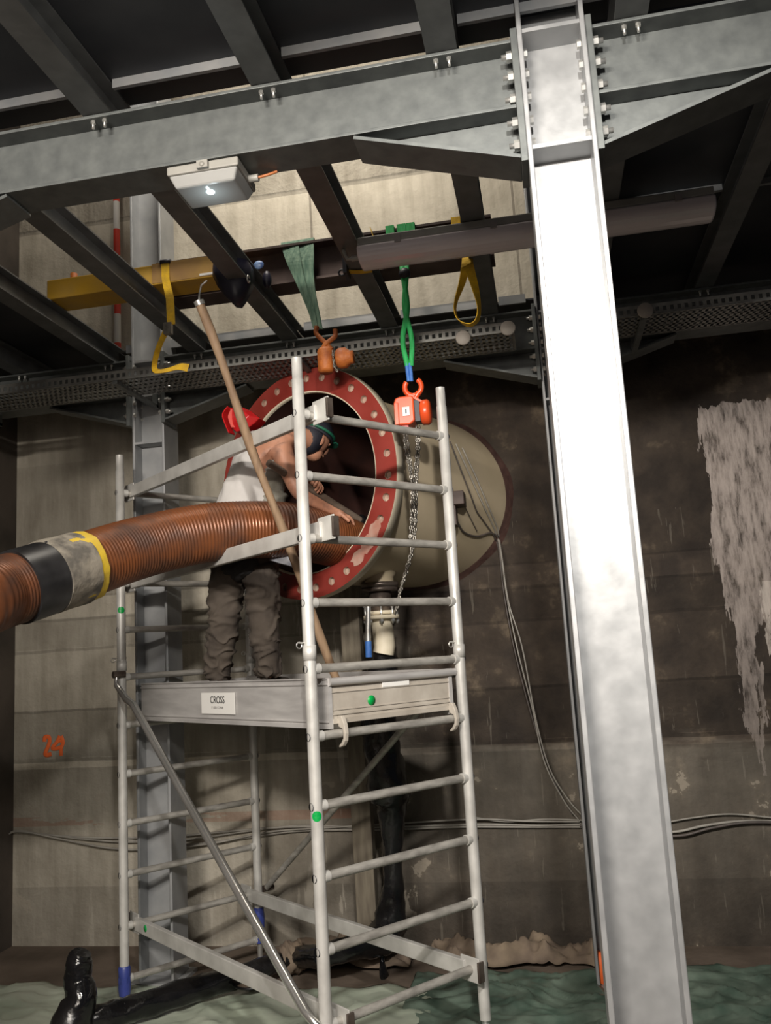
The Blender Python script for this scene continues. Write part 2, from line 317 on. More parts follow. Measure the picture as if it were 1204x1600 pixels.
def dup(root, loc, label=None):
    r = root.copy(); COL.objects.link(r); r.location = loc
    if label: r['label'] = label
    for ch in list(root.children):
        c = ch.copy(); COL.objects.link(c); c.parent = r
        for g in list(ch.children):
            d = g.copy(); COL.objects.link(d); d.parent = c
    return r
def catmull(P, n=8):
    P = [Vector(p) for p in P]; Q = [P[0]*2-P[1]]+P+[P[-1]*2-P[-2]]; out = []
    for i in range(1, len(Q)-2):
        a, b, c, d = Q[i-1:i+3]
        for k in range(n):
            t = k/n; out.append(0.5*((2*b)+(c-a)*t+(2*a-5*b+4*c-d)*t*t+(3*b-a-3*c+d)*t**3))
    out.append(P[-1]); return out

# ------------------------------------------------------------------ the setting
WY = 5.62
def wall_with_hole():
    al = 0.4654; cx = -1.295+(WY-4.65)*math.tan(al); cz = 2.786; n = 96; x0, x1, z0, z1 = -4.1, 4.2, -0.1, 6.3
    angs = [2*math.pi*k/n for k in range(n)]+[math.atan2(z-cz, x-cx) % (2*math.pi) for x in (x0, x1) for z in (z0, z1)]
    angs = sorted(set(angs)); inn = []; out = []
    for a in angs:
        c_, s_ = math.cos(a), math.sin(a); inn.append((cx+0.555*c_/math.cos(al), WY, cz+0.555*s_))
        # direction of the ray is kept for the outer border
        tt = min([(x1-cx)/c_ if c_ > 1e-9 else 1e9, (x0-cx)/c_ if c_ < -1e-9 else 1e9, (z1-cz)/s_ if s_ > 1e-9 else 1e9, (z0-cz)/s_ if s_ < -1e-9 else 1e9])
        out.append((cx+tt*c_, WY, cz+tt*s_))
    m = len(angs); back = [(x, WY+0.9, z) for x, y, z in inn]; outb = [(x, WY+0.9, z) for x, y, z in out]
    vs = inn+out+back+outb; fs = []
    for i in range(m):
        j = (i+1) % m
        fs += [(i, j, j+m, i+m), (i, i+2*m, j+2*m, j), (i+m, j+m, j+3*m, i+3*m), (i+2*m, i+3*m, j+3*m, j+2*m)]
    return MB().add(vs, fs)
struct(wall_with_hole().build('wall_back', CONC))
struct(MB().box(-4.1, -3.74, -3.0, WY, -0.1, 6.3).build('wall_left', mat('dark_concrete', (0.06, 0.05, 0.042), (0.11, 0.09, 0.075), rough=0.85, scale=3, bump=0.3, bscale=12)))  # left wall in a darker concrete tone
struct(MB().box(-4.1, 4.2, -3.0, WY, -0.12, 0.0).build('floor', GROUND))
struct(MB().box(-4.1, 4.2, 1.8, WY, 6.2, 6.4).build('ceiling', mat('ceiling_concrete', (0.3, 0.28, 0.25), (0.36, 0.34, 0.3), rough=0.9, scale=3)))

# ------------------------------------------------------------------ steel columns
S = 0.215; TF = 0.016; TW = 0.010
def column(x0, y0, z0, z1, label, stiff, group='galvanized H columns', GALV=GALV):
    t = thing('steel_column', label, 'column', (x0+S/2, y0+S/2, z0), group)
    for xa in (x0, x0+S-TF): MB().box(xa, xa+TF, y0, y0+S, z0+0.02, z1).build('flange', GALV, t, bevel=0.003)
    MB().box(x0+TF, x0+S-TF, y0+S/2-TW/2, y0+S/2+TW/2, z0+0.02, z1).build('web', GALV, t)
    MB().box(x0-0.04, x0+S+0.04, y0-0.03, y0+S+0.03, z0, z0+0.02).build('base_plate', GALV, t)
    for zs in stiff:
        MB().box(x0+TF, x0+S-TF, y0+0.006, y0+S/2-TW/2, zs, zs+0.014).box(x0+TF, x0+S-TF, y0+S/2+TW/2, y0+S-0.006, zs, zs+0.014).build('stiffener_plate', GALV, t)
    return t
NX, NY = 0.069, 2.555
LX, BY = -2.487, 4.95
column(NX, NY, 0, 6.1, 'bright galvanized H column closest to the camera, right of the scaffold tower', (3.345, 3.755))
column(LX, BY, 0, 6.1, 'galvanized H column by the back wall behind the left scaffold post', (3.20, 3.51, 3.74), GALV=GALVC)
column(NX+0.02, BY, 0, 6.1, 'far H column almost hidden behind the close bright column', (3.20, 3.51, 3.74), GALV=GALVC)
column(LX-0.06, NY, 0, 6.1, 'H column outside the left edge carrying the wide steel beam', (3.345, 3.755))

# ------------------------------------------------------------------ beams with haunches and bolted end plates
def hexnut(mb, c, ax, r=0.017, l=0.018):
    return mb.lathe(c, ax, [(0, 0), (0, r), (l, r), (l, 0)], 6, smooth=False)
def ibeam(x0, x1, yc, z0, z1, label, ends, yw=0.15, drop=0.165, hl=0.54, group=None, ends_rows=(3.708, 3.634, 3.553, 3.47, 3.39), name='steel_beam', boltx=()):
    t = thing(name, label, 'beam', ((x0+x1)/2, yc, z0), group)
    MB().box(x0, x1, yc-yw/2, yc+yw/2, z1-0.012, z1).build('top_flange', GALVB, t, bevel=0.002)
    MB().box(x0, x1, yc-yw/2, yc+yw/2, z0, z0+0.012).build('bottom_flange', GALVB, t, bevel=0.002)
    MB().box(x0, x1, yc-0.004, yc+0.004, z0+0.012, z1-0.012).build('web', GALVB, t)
    for xe, sgn in ends:   # sgn +1: beam runs to +x from this end
        xh = xe+sgn*0.022
        MB().box(min(xe, xh), max(xe, xh), yc-yw/2-0.012, yc+yw/2+0.012, z0-drop-0.03, z1+0.03).build('end_plate', GALVB, t, bevel=0.002)
        a = Vector((xh, yc, z0-drop)); b = Vector((xh+sgn*hl, yc, z0-0.004)); c = Vector((xh, yc, z0))
        MB().prism([a+Vector((0, -0.004, 0)), b+Vector((0, -0.004, 0)), c+Vector((0, -0.004, 0))], (0, 0.008, 0)).build('haunch_web', GALVB, t)
        d = (b-a).normalized(); up = Vector((0, 1, 0)).cross(d)*sgn
        MB().obox((a+b)/2-Vector((0, 0, 0.006)), d, (0, 1, 0), up, (b-a).length, yw, 0.012).build('haunch_flange', GALVB, t)
        for zb in ends_rows:
            for yb in (yc-yw/2+0.022, yc+yw/2-0.022):
                mb = MB(); hexnut(mb, (xh, yb, zb), (sgn, 0, 0)); mb.lathe((xh, yb, zb), (sgn, 0, 0), [(0, 0.009), (0.034, 0.009), (0.034, 0)], 8)
                hexnut(mb, (xe-sgn*TF, yb, zb), (-sgn, 0, 0), 0.015, 0.012)
                mb.build('bolt', BOLT, t)
    for xb in boltx:
        for q in (-0.022, 0.022):
            mb = MB(); hexnut(mb, (xb+q, yc-yw/2+0.02, z1-0.012), (0, 0, -1), 0.009, 0.010); mb.lathe((xb+q, yc-yw/2+0.02, z1-0.022), (0, 0, -1), [(0, 0.005), (0.02, 0.005), (0.02, 0)], 8)
            mb.build('bolt', BOLT, t)
    return t
JX = [-3.26, -2.645, -2.03, -1.42, -0.79, -0.18, 0.43, 1.045, 1.66, 2.27]
YC = NY+0.1
ibeam(LX-0.06+S, NX, YC, 3.51, 3.755, 'wide galvanized I-beam crossing the upper picture, left of the bright column', [(LX-0.06+S, 1), (NX, -1)], boltx=[-2.03, -1.42, -0.79, -0.18])
ibeam(NX+S, 3.3, YC, 3.51, 3.755, 'short galvanized I-beam running right from the bright column to the picture edge', [(NX+S, 1)], boltx=[0.43, 1.045, 1.66])
BYC = BY+0.05
ibeam(LX+S, NX+0.02, BYC, 3.51, 3.755, 'dim I-beam above the cable tray between the two back columns', [(LX+S, 1), (NX+0.02, -1)], boltx=JX[2:6])
ibeam(-3.735, LX, BYC, 3.51, 3.755, 'dim I-beam left of the back column at the left picture edge', [(LX, -1)], boltx=[-2.645, -3.26])
ibeam(NX+0.02+S, 3.3, BYC, 3.51, 3.755, 'dark I-beam behind the bright column running off to the right', [(NX+0.02+S, 1)], boltx=JX[6:])

jl = {-3.26: 'deck joist at the far left under the dark deck', -2.645: 'deck joist first from the left beside the lit wall opening', -2.03: 'deck joist crossing the lit opening above the left end of the yellow girder',
      -1.42: 'deck joist passing under the small emergency lamp, carrying the navy trolley cover', -0.79: 'deck joist just left of the end of the fluorescent fitting', -0.18: 'deck joist behind the fluorescent fitting next to the yellow sling',
      0.43: 'deck joist just right of the bright column, hidden in shade', 1.045: 'shaded deck joist seen right of the far end of the fluorescent fitting', 1.66: 'shaded deck joist at the right edge of the picture', 2.27: 'last shaded deck joist outside the right edge'}
for x in JX:
    y1 = 5.08 if -2.7 < x < 0 else 5.5
    t = thing('deck_joist', 'galvanized '+jl[x], 'joist', (x, 2.7, 3.757), 'galvanized deck joists')
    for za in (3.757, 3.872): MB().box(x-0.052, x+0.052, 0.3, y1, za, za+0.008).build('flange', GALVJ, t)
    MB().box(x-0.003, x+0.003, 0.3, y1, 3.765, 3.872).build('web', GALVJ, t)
ZD = 3.885
def deck(x0, x1, y0, y1, label):
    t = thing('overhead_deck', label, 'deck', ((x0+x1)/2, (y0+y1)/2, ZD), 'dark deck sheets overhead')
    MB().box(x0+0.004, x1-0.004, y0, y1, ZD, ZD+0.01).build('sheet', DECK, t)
    return t
xs = [-3.735]+[x for x in JX]+[3.4]
BAY = ['against the left wall', 'second bay from the left wall', 'over the left end of the yellow girder', 'above the yellow ratchet strap', 'above the emergency lamp', 'above the left end of the fluorescent fitting',
       'directly left of the bright column', 'first bay right of the bright column', 'above the right end of the fluorescent fitting', 'at the right picture edge', 'outermost right bay']
for i in range(len(xs)-1):
    a, b = xs[i], xs[i+1]
    t = deck(a, b, 0.3, 2.74, 'dark deck sheet before the wide beam, '+BAY[i])
    MB().box(a+0.06, b-0.06, 2.585, 2.60, ZD-0.035, ZD).build('edge_strip', STRIP, t)
    if i in (0, 1, 7, 8, 9, 10):
        t = deck(a, b, 2.75, WY-0.01, 'dark deck sheet behind the wide beam, '+BAY[i])
        MB().box(a+0.06, b-0.06, 4.0, 4.02, ZD-0.03, ZD).build('edge_strip', STRIP, t)
t = deck(0.10, 0.43, 2.75, WY-0.01, 'narrow dark deck sheet behind the wide beam at the bright column')
for i in range(2, 7):
    a, b = xs[i], min(xs[i+1], 0.095)
    t = deck(a, b, 5.10, WY-0.01, 'narrow wall-side deck sheet with silver edge, '+BAY[i])
    MB().box(a+0.055, b-0.055, 5.08, 5.098, ZD-0.02, ZD+0.035).build('edge_strip', STRIP, t)

# ------------------------------------------------------------------ cable tray on the wall side
def tray(x0, x1, label):
    t = thing('cable_tray', label, 'cable tray', ((x0+x1)/2, 4.55, 3.44), 'perforated cable trays')
    y0, y1, z0, z1 = 4.42, 4.71, 3.44, 3.50
    for y in (y0, y1):
        m_ = MB(); m_.box(x0, x1, y-0.001, y+0.001, z0, z0+0.018); m_.box(x0, x1, y-0.001, y+0.001, z1-0.018, z1)
        x = x0
        while x < x1: m_.box(x, x+0.018, y-0.001, y+0.001, z0+0.018, z1-0.018); x += 0.036
        m_.build('side_rail', TRAYM, t)
    m_ = MB()
    for k in range(6): yy = y0+(y1-y0)*k/5; m_.box(x0, x1, yy-0.010, yy+0.010, z0, z0+0.002)
    x = x0
    while x < x1: m_.box(x, x+0.017, y0, y1, z0, z0+0.0015); x += 0.032
    m_.build('perforated_bottom', TRAYM, t)
    x = x0+0.3
    while x < x1-0.1:
        MB().box(x, x+0.03, y0-0.01, 4.95, z0-0.022, z0-0.002).box(x, x+0.03, 4.925, 4.95, z0-0.02, 3.509).build('bracket', GALVB, t); x += 1.1
tray(-3.735, -0.05, 'perforated cable tray under the beam along the back wall, left of the bright column')
tray(0.31, 3.3, 'dark cable tray under the beam, right of the bright column')
for (px, py), lb in (((793, 512), 'round grey cap on the cable tray edge, just left of the bright column'), ((723, 527), 'round grey cap on the cable tray edge under the hanging yellow sling loop'), ((1008, 484), 'round grey cap on the cable tray edge right of the bright column')):
    c = atY(px, py, 4.375)
    o = MB().lathe(c+Vector((0, 0.03, 0)), (0, -1, 0), [(0, 0.012), (0.015, 0.04), (0.026, 0.04), (0.03, 0.036), (0.03, 0)], 28).build('round_disc', CAPR, origin=c)
    tag(o, lb, 'cap', 'round grey caps on the cable tray')

# ------------------------------------------------------------------ lamps
def rbox(mb, x0, x1, y0, y1, z0, z1, taper=0.0):
    t = taper
    return mb.hexa([(x0+t, y0+t, z0), (x1-t, y0+t, z0), (x1-t, y1-t, z0), (x0+t, y1-t, z0), (x0, y0, z1), (x1, y0, z1), (x1, y1, z1), (x0, y1, z1)])
t = thing('emergency_lamp', 'small box lamp with one lit white point under the wide steel beam', 'lamp', (-1.03, 2.68, 3.508))
rbox(MB(), -1.16, -0.90, 2.585, 2.775, 3.475, 3.508).build('housing', LAMPW, t, bevel=0.006)
rbox(MB(), -1.155, -0.905, 2.59, 2.77, 3.435, 3.475, 0.018).build('diffuser', LAMPD, t, bevel=0.006)
MB().box(-1.045, -1.005, 2.572, 2.586, 3.478, 3.505).lathe((-1.025, 2.572, 3.49), (0, -1, 0), [(0, 0.009), (0.003, 0.009), (0.003, 0)], 12).build('clip', LAMPW, t)
MB().lathe((-1.03, 2.66, 3.4345), (0, 0, -1), [(0, 0.015), (0.003, 0.012), (0.004, 0)], 14).box(-1.033, -1.027, 2.625, 2.652, 3.4325, 3.4348).build('lit_point', LED, t)
MB().tube([(-0.90, 2.70, 3.485), (-0.87, 2.70, 3.485), (-0.865, 2.70, 3.485)], 0.013, 12).build('cable_gland', LAMPW, t)
MB().tube(catmull([(-0.87, 2.70, 3.485), (-0.83, 2.70, 3.49), (-0.80, 2.71, 3.503)]), 0.005, 8).build('orange_wire', mat('orange_wire', (0.4, 0.13, 0.04), rough=0.5), t)
pl = bpy.data.lights.new('emergency_point', 'POINT'); pl.energy = 0.25; pl.shadow_soft_size = 0.02; pl.color = (0.8, 0.95, 1.0)
po = bpy.data.objects.new('emergency_point', pl); COL.objects.link(po); po.location = (-1.03, 2.66, 3.36)

t = thing('fluorescent_fitting', 'long unlit fluorescent batten fitting hung below the joists behind the bright column', 'lamp', (0.07, 3.83, 3.757))
rbox(MB(), -0.73, 0.89, 3.755, 3.935, 3.715, 3.755).build('housing', LAMPW, t, bevel=0.006)
m_ = MB(); n = 10; prof = []
for k in range(n+1):
    a = math.pi*k/n; prof.append((3.845-0.095*math.cos(a)*1.0, 3.715-0.075*math.sin(a)**0.6 if 0 < k < n else 3.715))
m_.prism([(-0.735, y, z) for y, z in prof], (1.63, 0, 0)); m_.build('tube_cover', TUBED, t, bevel=0.01)
for xx in (-0.55, -0.1, 0.35, 0.72): MB().box(xx, xx+0.03, 3.744, 3.752, 3.70, 3.735).build('clip', mat('clip_grey', (0.3, 0.27, 0.26), rough=0.5) if 'clip_grey' not in MATS else MATS['clip_grey'], t)
MB().tube([(-0.735, 3.85, 3.70), (-0.78, 3.85, 3.70)], 0.015, 12).tube([(-0.78, 3.85, 3.70), (-0.80, 3.85, 3.70), (-0.82, 3.86, 3.752)], 0.009, 8).build('cable_gland', LAMPW, t)

# ------------------------------------------------------------------ girders lying on the joists
t = thing('yellow_girder', 'yellow painted box girder lying on the joists at the left of the lit opening', 'girder', (-2.2, 4.31, ZD+0.001))
MB().box(-2.62, -1.48, 4.20, 4.38, 3.884, 4.0).build('body', YBEAM, t, bevel=0.004)
MB().box(-1.98, -1.485, 4.196, 4.384, 3.889, 4.004).build('worn_section', YBEAM2, t)
MB().lathe((-2.5, 4.28, 4.0), (0, 0, 1), [(0, 0.02), (0.06, 0.02), (0.065, 0)], 10).build('peg', RUST, t)
MB().box(-1.70, -1.58, 4.19, 4.196, 3.892, 3.905).build('stencil_plate', LABEL, t)
t = thing('brown_girder', 'dark brown I-girder on the joists behind the yellow one, carrying the green slings', 'girder', (-1.0, 4.48, 3.882))
for za in (3.882, 4.10): MB().box(-2.05, -0.11, 4.40, 4.56, za, za+0.014).build('flange', BROWN, t)
MB().box(-2.05, -0.11, 4.475, 4.49, 3.89, 4.10).build('web', BROWN, t)
# thin timber packing
tag(MB().box(-0.72, -0.24, 4.26, 4.39, 3.882, 3.93).build('timber_packing', DWOOD, origin=(-0.5, 4.33, 3.882)), 'tan timber plank beside the brown girder above the fluorescent fitting', 'plank')

# ------------------------------------------------------------------ straps and slings
def ribbon(pts, wv, th=0.004, mb=None):
    """flat webbing: pts along centre, wv = width vectors per point"""
    mb = mb or MB(); pts = [Vector(p) for p in pts]; n = len(pts)
    if not isinstance(wv, list): wv = [Vector(wv)]*n
    vs = []; fs = []
    for i in range(n):
        d = (pts[min(i+1, n-1)]-pts[max(i-1, 0)]).normalized(); nn = d.cross(wv[i]).normalized()*th/2; h = Vector(wv[i])/2
        vs += [pts[i]-h-nn, pts[i]+h-nn, pts[i]+h+nn, pts[i]-h+nn]
    for i in range(n-1):
        for k in range(4): a = i*4+k; b = i*4+(k+1) % 4; fs.append((a, b, b+4, a+4))
    fs += [(3, 2, 1, 0), tuple(range((n-1)*4, n*4))]
    return mb.add(vs, fs)
# ratchet strap hanging from the yellow girder
t = thing('ratchet_strap', 'yellow ratchet strap hung over the yellow girder beside the back left column', 'strap', (-1.88, 4.2, 4.0))
ribbon([(-1.90, 4.42, 3.92), (-1.90, 4.42, 4.0), (-1.90, 4.30, 4.004), (-1.90, 4.195, 4.0), (-1.895, 4.185, 3.90), (-1.87, 4.18, 3.78), (-1.865, 4.18, 3.63)], (0.045, 0, 0)).build('webbing', YSTRAP, t)
MB().box(-1.905, -1.86, 4.165, 4.19, 3.575, 3.64).build('ratchet', CHAIN, t)
a, b, c = atY(258, 520, 4.2), atY(247, 545, 4.2), atY(241, 572, 4.25)
ribbon(catmull([a+Vector((0.01, 0, 0.02)), b, c, atY(245, 580, 4.24), atY(262, 578, 4.26), atY(280, 573, 4.28), atY(294, 575, 4.30)], 5), [Vector((0.03, 0.02, 0.0))*(1-q/28)+Vector((0.012, 0.01, 0.042))*(q/28) for q in range(31)]).build('strap_tail', YSTRAP, t)
MB().lathe((-1.93, 4.20, 4.008), (1, 0, 0), [(0, 0), (0, 0.014), (0.06, 0.014), (0.06, 0)], 10).build('roller', CAPD, t)
# strap around joist D
x = -0.79
t = thing('joist_strap', 'yellow lashing strap looped round the joist left of the fluorescent fitting', 'strap', (x, 4.3, 3.75))
ribbon([(x+0.02, 4.50, 4.122), (x+0.02, 4.385, 4.122), (x+0.05, 4.37, 4.0), (x+0.056, 4.20, 3.90), (x+0.058, 4.12, 3.80), (x+0.056, 4.12, 3.752), (x, 4.11, 3.748), (x-0.056, 4.10, 3.752)], (0, 0.04, 0)).build('webbing', YSTRAP, t)
MB().box(x-0.075, x-0.055, 4.03, 4.13, 3.72, 3.80).torus((x-0.085, 4.05, 3.73), (0, 1, 0), 0.016, 0.005, 12, 6).build('buckle', CAPD, t)
# yellow sling loop
t = thing('yellow_sling', 'yellow sling hanging in a round loop beside the joist under the fluorescent fitting', 'sling', (-0.24, 4.2, 4.0))
P = [(-0.245, 4.50, 4.122), (-0.245, 4.38, 4.12), (-0.24, 4.36, 3.95), atY(729, 405, 4.15), atY(722, 440, 4.15), atY(712, 470, 4.15), atY(711, 488, 4.15), atY(718, 502, 4.15), atY(733, 508, 4.15), atY(745, 500, 4.15), atY(748, 480, 4.15), atY(742, 450, 4.15), atY(735, 425, 4.15), atY(731, 405, 4.16), (-0.225, 4.37, 3.96), (-0.225, 4.385, 4.126), (-0.225, 4.50, 4.126)]
Wv = [(0.05, 0, 0)]*3+[(0.05, 0, 0), (0.03, 0.03, 0), (0.008, 0.045, 0), (0.008, 0.045, 0), (0.01, 0.045, 0), (0.0, 0.045, 0), (0.01, 0.045, 0), (0.015, 0.045, 0), (0.035, 0.03, 0), (0.045, 0.02, 0)]+[(0.05, 0, 0)]*4
P2 = catmull(P, 5); W2 = catmull([Vector(v) for v in Wv], 5)
ribbon(P2, W2).build('webbing', YSTRAP, t)
t = tag(ribbon([(-0.30, 4.46, 4.121), (-0.30, 4.392, 4.121), (-0.30, 4.388, 3.97)], (0.05, 0, 0)).build('yellow_strap_end', YSTRAP, origin=(-0.30, 4.41, 4.1)), 'short yellow strap end over the brown girder just above the fluorescent fitting', 'strap')
# faded green sling with rusty hoist
t = thing('faded_green_sling', 'faded green webbing sling draped over the brown girder holding the rusty hoist', 'sling', (-1.1, 4.45, 4.03))
Lp = [(438, 400), (440, 380), (447, 405), (458, 430), (472, 462), (484, 492), (489, 512)]
Rp = [(489, 390), (489, 372), (489, 400), (489, 430), (493, 462), (499, 492), (503, 514)]
Yd = [4.60, 4.50, 4.37, 4.36, 4.34, 4.32, 4.30]
for k in range(4):
    P = []; W_ = []
    for (ax_, ay_), (bx_, by_), yy in zip(Lp, Rp, Yd):
        fa, fb = k/4-0.03, (k+1)/4+0.03
        yk = yy-0.012*(k % 2)
        p0 = atY(ax_+(bx_-ax_)*fa, ay_+(by_-ay_)*fa, yk); p1 = atY(ax_+(bx_-ax_)*fb, ay_+(by_-ay_)*fb, yk-0.01)
        P.append((p0+p1)/2); W_.append(p1-p0)
    P[0] = P[1]+Vector((0, 0.12, -0.10)); P[1] = P[1]+Vector((0, 0.0, 0.0)); W_[0] = W_[1]
    ribbon(catmull(P, 5), catmull(W_, 5), 0.007).build('webbing_fold', GSLING, t)
# navy trolley cover around joist C
t = thing('trolley_cover', 'heart-shaped navy blue cover hanging round the joist between girder and lamp', 'cover', (-1.42, 4.05, 3.75))
def pxpoly(pts, Y): return [atY(a, b, Y) for a, b in pts]
poly = pxpoly([(334, 412), (333, 432), (341, 449), (352, 463), (364, 475), (373, 476), (379, 468), (386, 455), (393, 440), (392, 418), (384, 402), (372, 396), (355, 412)], 4.05)
cen = sum(poly, Vector())/len(poly)
vs = [p+Vector((0, -0.012, 0)) for p in poly]+[cen+(p-cen)*0.75+Vector((0, -0.04, 0)) for p in poly]+[p+Vector((0, 0.05, 0)) for p in poly]+[cen+Vector((0, -0.05, 0))]
n = len(poly); fs = [(i, (i+1) % n, (i+1) % n+n, i+n) for i in range(n)]+[(i+n, (i+1) % n+n, 3*n) for i in range(n)]+[(i, i+2*n, (i+1) % n+2*n, (i+1) % n) for i in range(n)]+[tuple(range(2*n, 3*n))]
MB().add(vs, fs, True).build('body', NAVY, t)
MB().ball(atY(417, 437, 4.2), 0.042, 0.6, 0.6, 1.2).build('right_lobe', NAVY, t)
MB().ball(atY(404, 414, 4.15), 0.024, 1.2, 0.6, 1.0).build('blue_buckle', mat('blue_buckle', (0.05, 0.10, 0.28), (0.2, 0.3, 0.5), rough=0.4, scale=30), t)
MB().torus(atY(388, 436, 4.02), (1, 0, 0), 0.018, 0.005, 12, 6).build('ring', BOLT, t)

# ------------------------------------------------------------------ hoists
def chain(mb, pts, link=0.03, r=0.0042):
    pts = [Vector(p) for p in pts]; k = 0; pos = 0.0
    seg = [(pts[i+1]-pts[i]).length for i in range(len(pts)-1)]; tot = sum(seg); st = link*0.72
    while pos < tot:
        q = pos; i = 0
        while i < len(seg)-1 and q > seg[i]: q -= seg[i]; i += 1
        d = (pts[i+1]-pts[i]).normalized(); c = pts[i]+d*q
        a = d.cross(Vector((0, 1, 0))).normalized(); b = d.cross(a).normalized(); s_ = a if k % 2 else b
        h = link/2-r; wdt = link*0.32-r
        loop = [c+d*h*math.sin(t_)+s_*wdt*math.cos(t_) for t_ in [2*math.pi*j/10 for j in range(10)]]
        mb.tube(loop+[loop[0], loop[1]], r, 5, caps=False); k += 1; pos += st
    return mb
# rusty hoist
c = Vector((-1.03, 4.27, 3.36))
t = thing('rusty_chain_hoist', 'small rusty orange chain hoist hooked under the faded green sling', 'hoist', c)
MB().tube(catmull([c+Vector((-0.045, 0, 0.19)), c+Vector((-0.05, 0, 0.15)), c+Vector((-0.01, 0, 0.10)), c+Vector((0.03, 0, 0.05))], 5), 0.013, 10).tube(catmull([c+Vector((0.055, 0, 0.16)), c+Vector((0.05, 0, 0.12)), c+Vector((0.0, -0.01, 0.08)), c+Vector((-0.02, 0, 0.05))], 5), 0.013, 10).build('hook', RUST, t)
MB().lathe(c+Vector((-0.005, 0, 0.06)), (0, 0, -1), [(0, 0), (0, 0.034), (0.015, 0.044), (0.12, 0.044), (0.135, 0.035), (0.135, 0)], 20).build('body', RUST, t)
MB().lathe(c+Vector((0.055, 0, -0.005)), (1, 0, 0), [(0, 0), (0, 0.045), (0.015, 0.055), (0.05, 0.055), (0.075, 0.035), (0.09, 0.035), (0.09, 0)], 20).build('gear_cover', RUST, t)
chain(MB(), [c+Vector((0.045, -0.045, 0.02)), c+Vector((0.05, -0.05, -0.06)), c+Vector((0.065, -0.05, -0.09))], 0.022, 0.003).build('chain', CHAIN, t)

# bright green sling
t = thing('bright_green_sling', 'bright green round sling from the girder down to the orange hoist', 'sling', (-0.58, 4.4, 4.03))
for k in (-0.065, 0.0, 0.05):
    ribbon([(-0.60+k, 4.57, 3.93), (-0.60+k, 4.57, 4.122), (-0.60+k, 4.39, 4.124), (-0.598+k, 4.385, 3.93)], (0.048, 0, 0), 0.008).build('wrap', BSLING, t)
YH = 4.22
m_ = MB()
for k in (-0.014, 0.014):
    P = catmull([(-0.59+k*2, 4.385, 3.95), (-0.585+k, 4.30, 3.86), atY(632+k*200, 430, YH), atY(634-k*150, 480, YH), atY(636+k*500, 530, YH), atY(639+k*200, 572, YH)], 8)
    m_.tube(P, 0.014, 8, flat=0.7)
m_.build('sling_leg', BSLING, t)
MB().ball(atY(632, 428, YH), 0.032, 1, 1, 1).build('choke_knot', CAPD, t)
m_ = MB()
for k in (-1, 1): m_.tube([atY(637.5+k*2.6, 568, YH), atY(639+k*2.6, 582, YH), atY(640.5+k*2.2, 596, YH)], 0.010, 8)
m_.build('blue_sleeve', BLUE, t)
# orange hoist
hc = atY(641, 641, YH)
t = thing('orange_chain_hoist', 'orange hand chain hoist with a large swivel hook hanging in front of the pipe', 'hoist', hc)
hk = atY(645, 605, YH)
MB().torus(hk, (0, 1, 0), 0.045, 0.014, 20, 8, e1=Vector((1, 0, 0)), sx=0.95, a0=-0.9+math.pi*0.0, a1=math.pi*1.22).tube([hk+Vector((0.026, 0, 0.036)) , hk+Vector((0.04, 0, 0.0))], 0.001, 4).build('hook', ORANGE, t)
MB().tube(catmull([hk+Vector((0.028, 0, -0.03)), hk+Vector((0.008, 0, -0.06)), hk+Vector((0.0, 0, -0.09))], 4), [0.016]*8+[0.013], 8).tube(catmull([hk+Vector((-0.040, 0, 0.0)), hk+Vector((-0.03, 0, -0.035)), hk+Vector((0.0, 0, -0.075))], 4), 0.008, 8).build('hook_latch', ORANGE, t)
bx = [(-0.075, 0.035), (-0.068, 0.055), (-0.045, 0.062), (0.018, 0.062), (0.026, 0.05), (0.026, -0.07), (0.0, -0.088), (-0.06, -0.085), (-0.075, -0.07)]
MB().prism([hc+Vector((a, -0.055, b)) for a, b in bx], (0, 0.11, 0)).build('gear_case', ORANGE, t, bevel=0.008)
MB().box(hc.x-0.075, hc.x-0.052, hc.y-0.062, hc.y-0.05, hc.z-0.085, hc.z+0.03).build('case_rib', ORANGE, t, bevel=0.003)
MB().obox(hc+Vector((-0.015, -0.058, -0.02)), (1, 0, 0), (0, 1, 0), (0, 0, 1), 0.036, 0.004, 0.046).build('rating_plate', LABEL, t)
MB().obox(hc+Vector((-0.015, -0.061, -0.02)), (1, 0, 0), (0, 1, 0), (0, 0, 1), 0.006, 0.002, 0.024).build('plate_mark', INK, t)
MB().box(hc.x+0.026, hc.x+0.052, hc.y-0.035, hc.y+0.035, hc.z-0.07, hc.z+0.04).build('chain_guide', CAPD, t)
MB().lathe(hc+Vector((0.052, 0, -0.02)), (1, 0, 0), [(0, 0), (0, 0.05), (0.008, 0.064), (0.038, 0.066), (0.05, 0.055), (0.054, 0.03), (0.054, 0)], 28).build('hand_wheel_cover', ORANGE, t)
MB().bar(hc+Vector((0.0, -0.03, 0.07)), hc+Vector((0.065, -0.03, 0.03)), 0.012, 0.010).build('cover_strap', ORANGE, t)
MB().box(hc.x-0.06, hc.x-0.01, hc.y-0.04, hc.y+0.03, hc.z-0.105, hc.z-0.085).tube([hc+Vector((-0.035, -0.03, -0.105)), hc+Vector((-0.02, -0.03, -0.125))], 0.008, 8).build('lower_lug', REDP, t)
ch = lambda *p: catmull([atY(a, b, yy) for a, b, yy in p], 5)
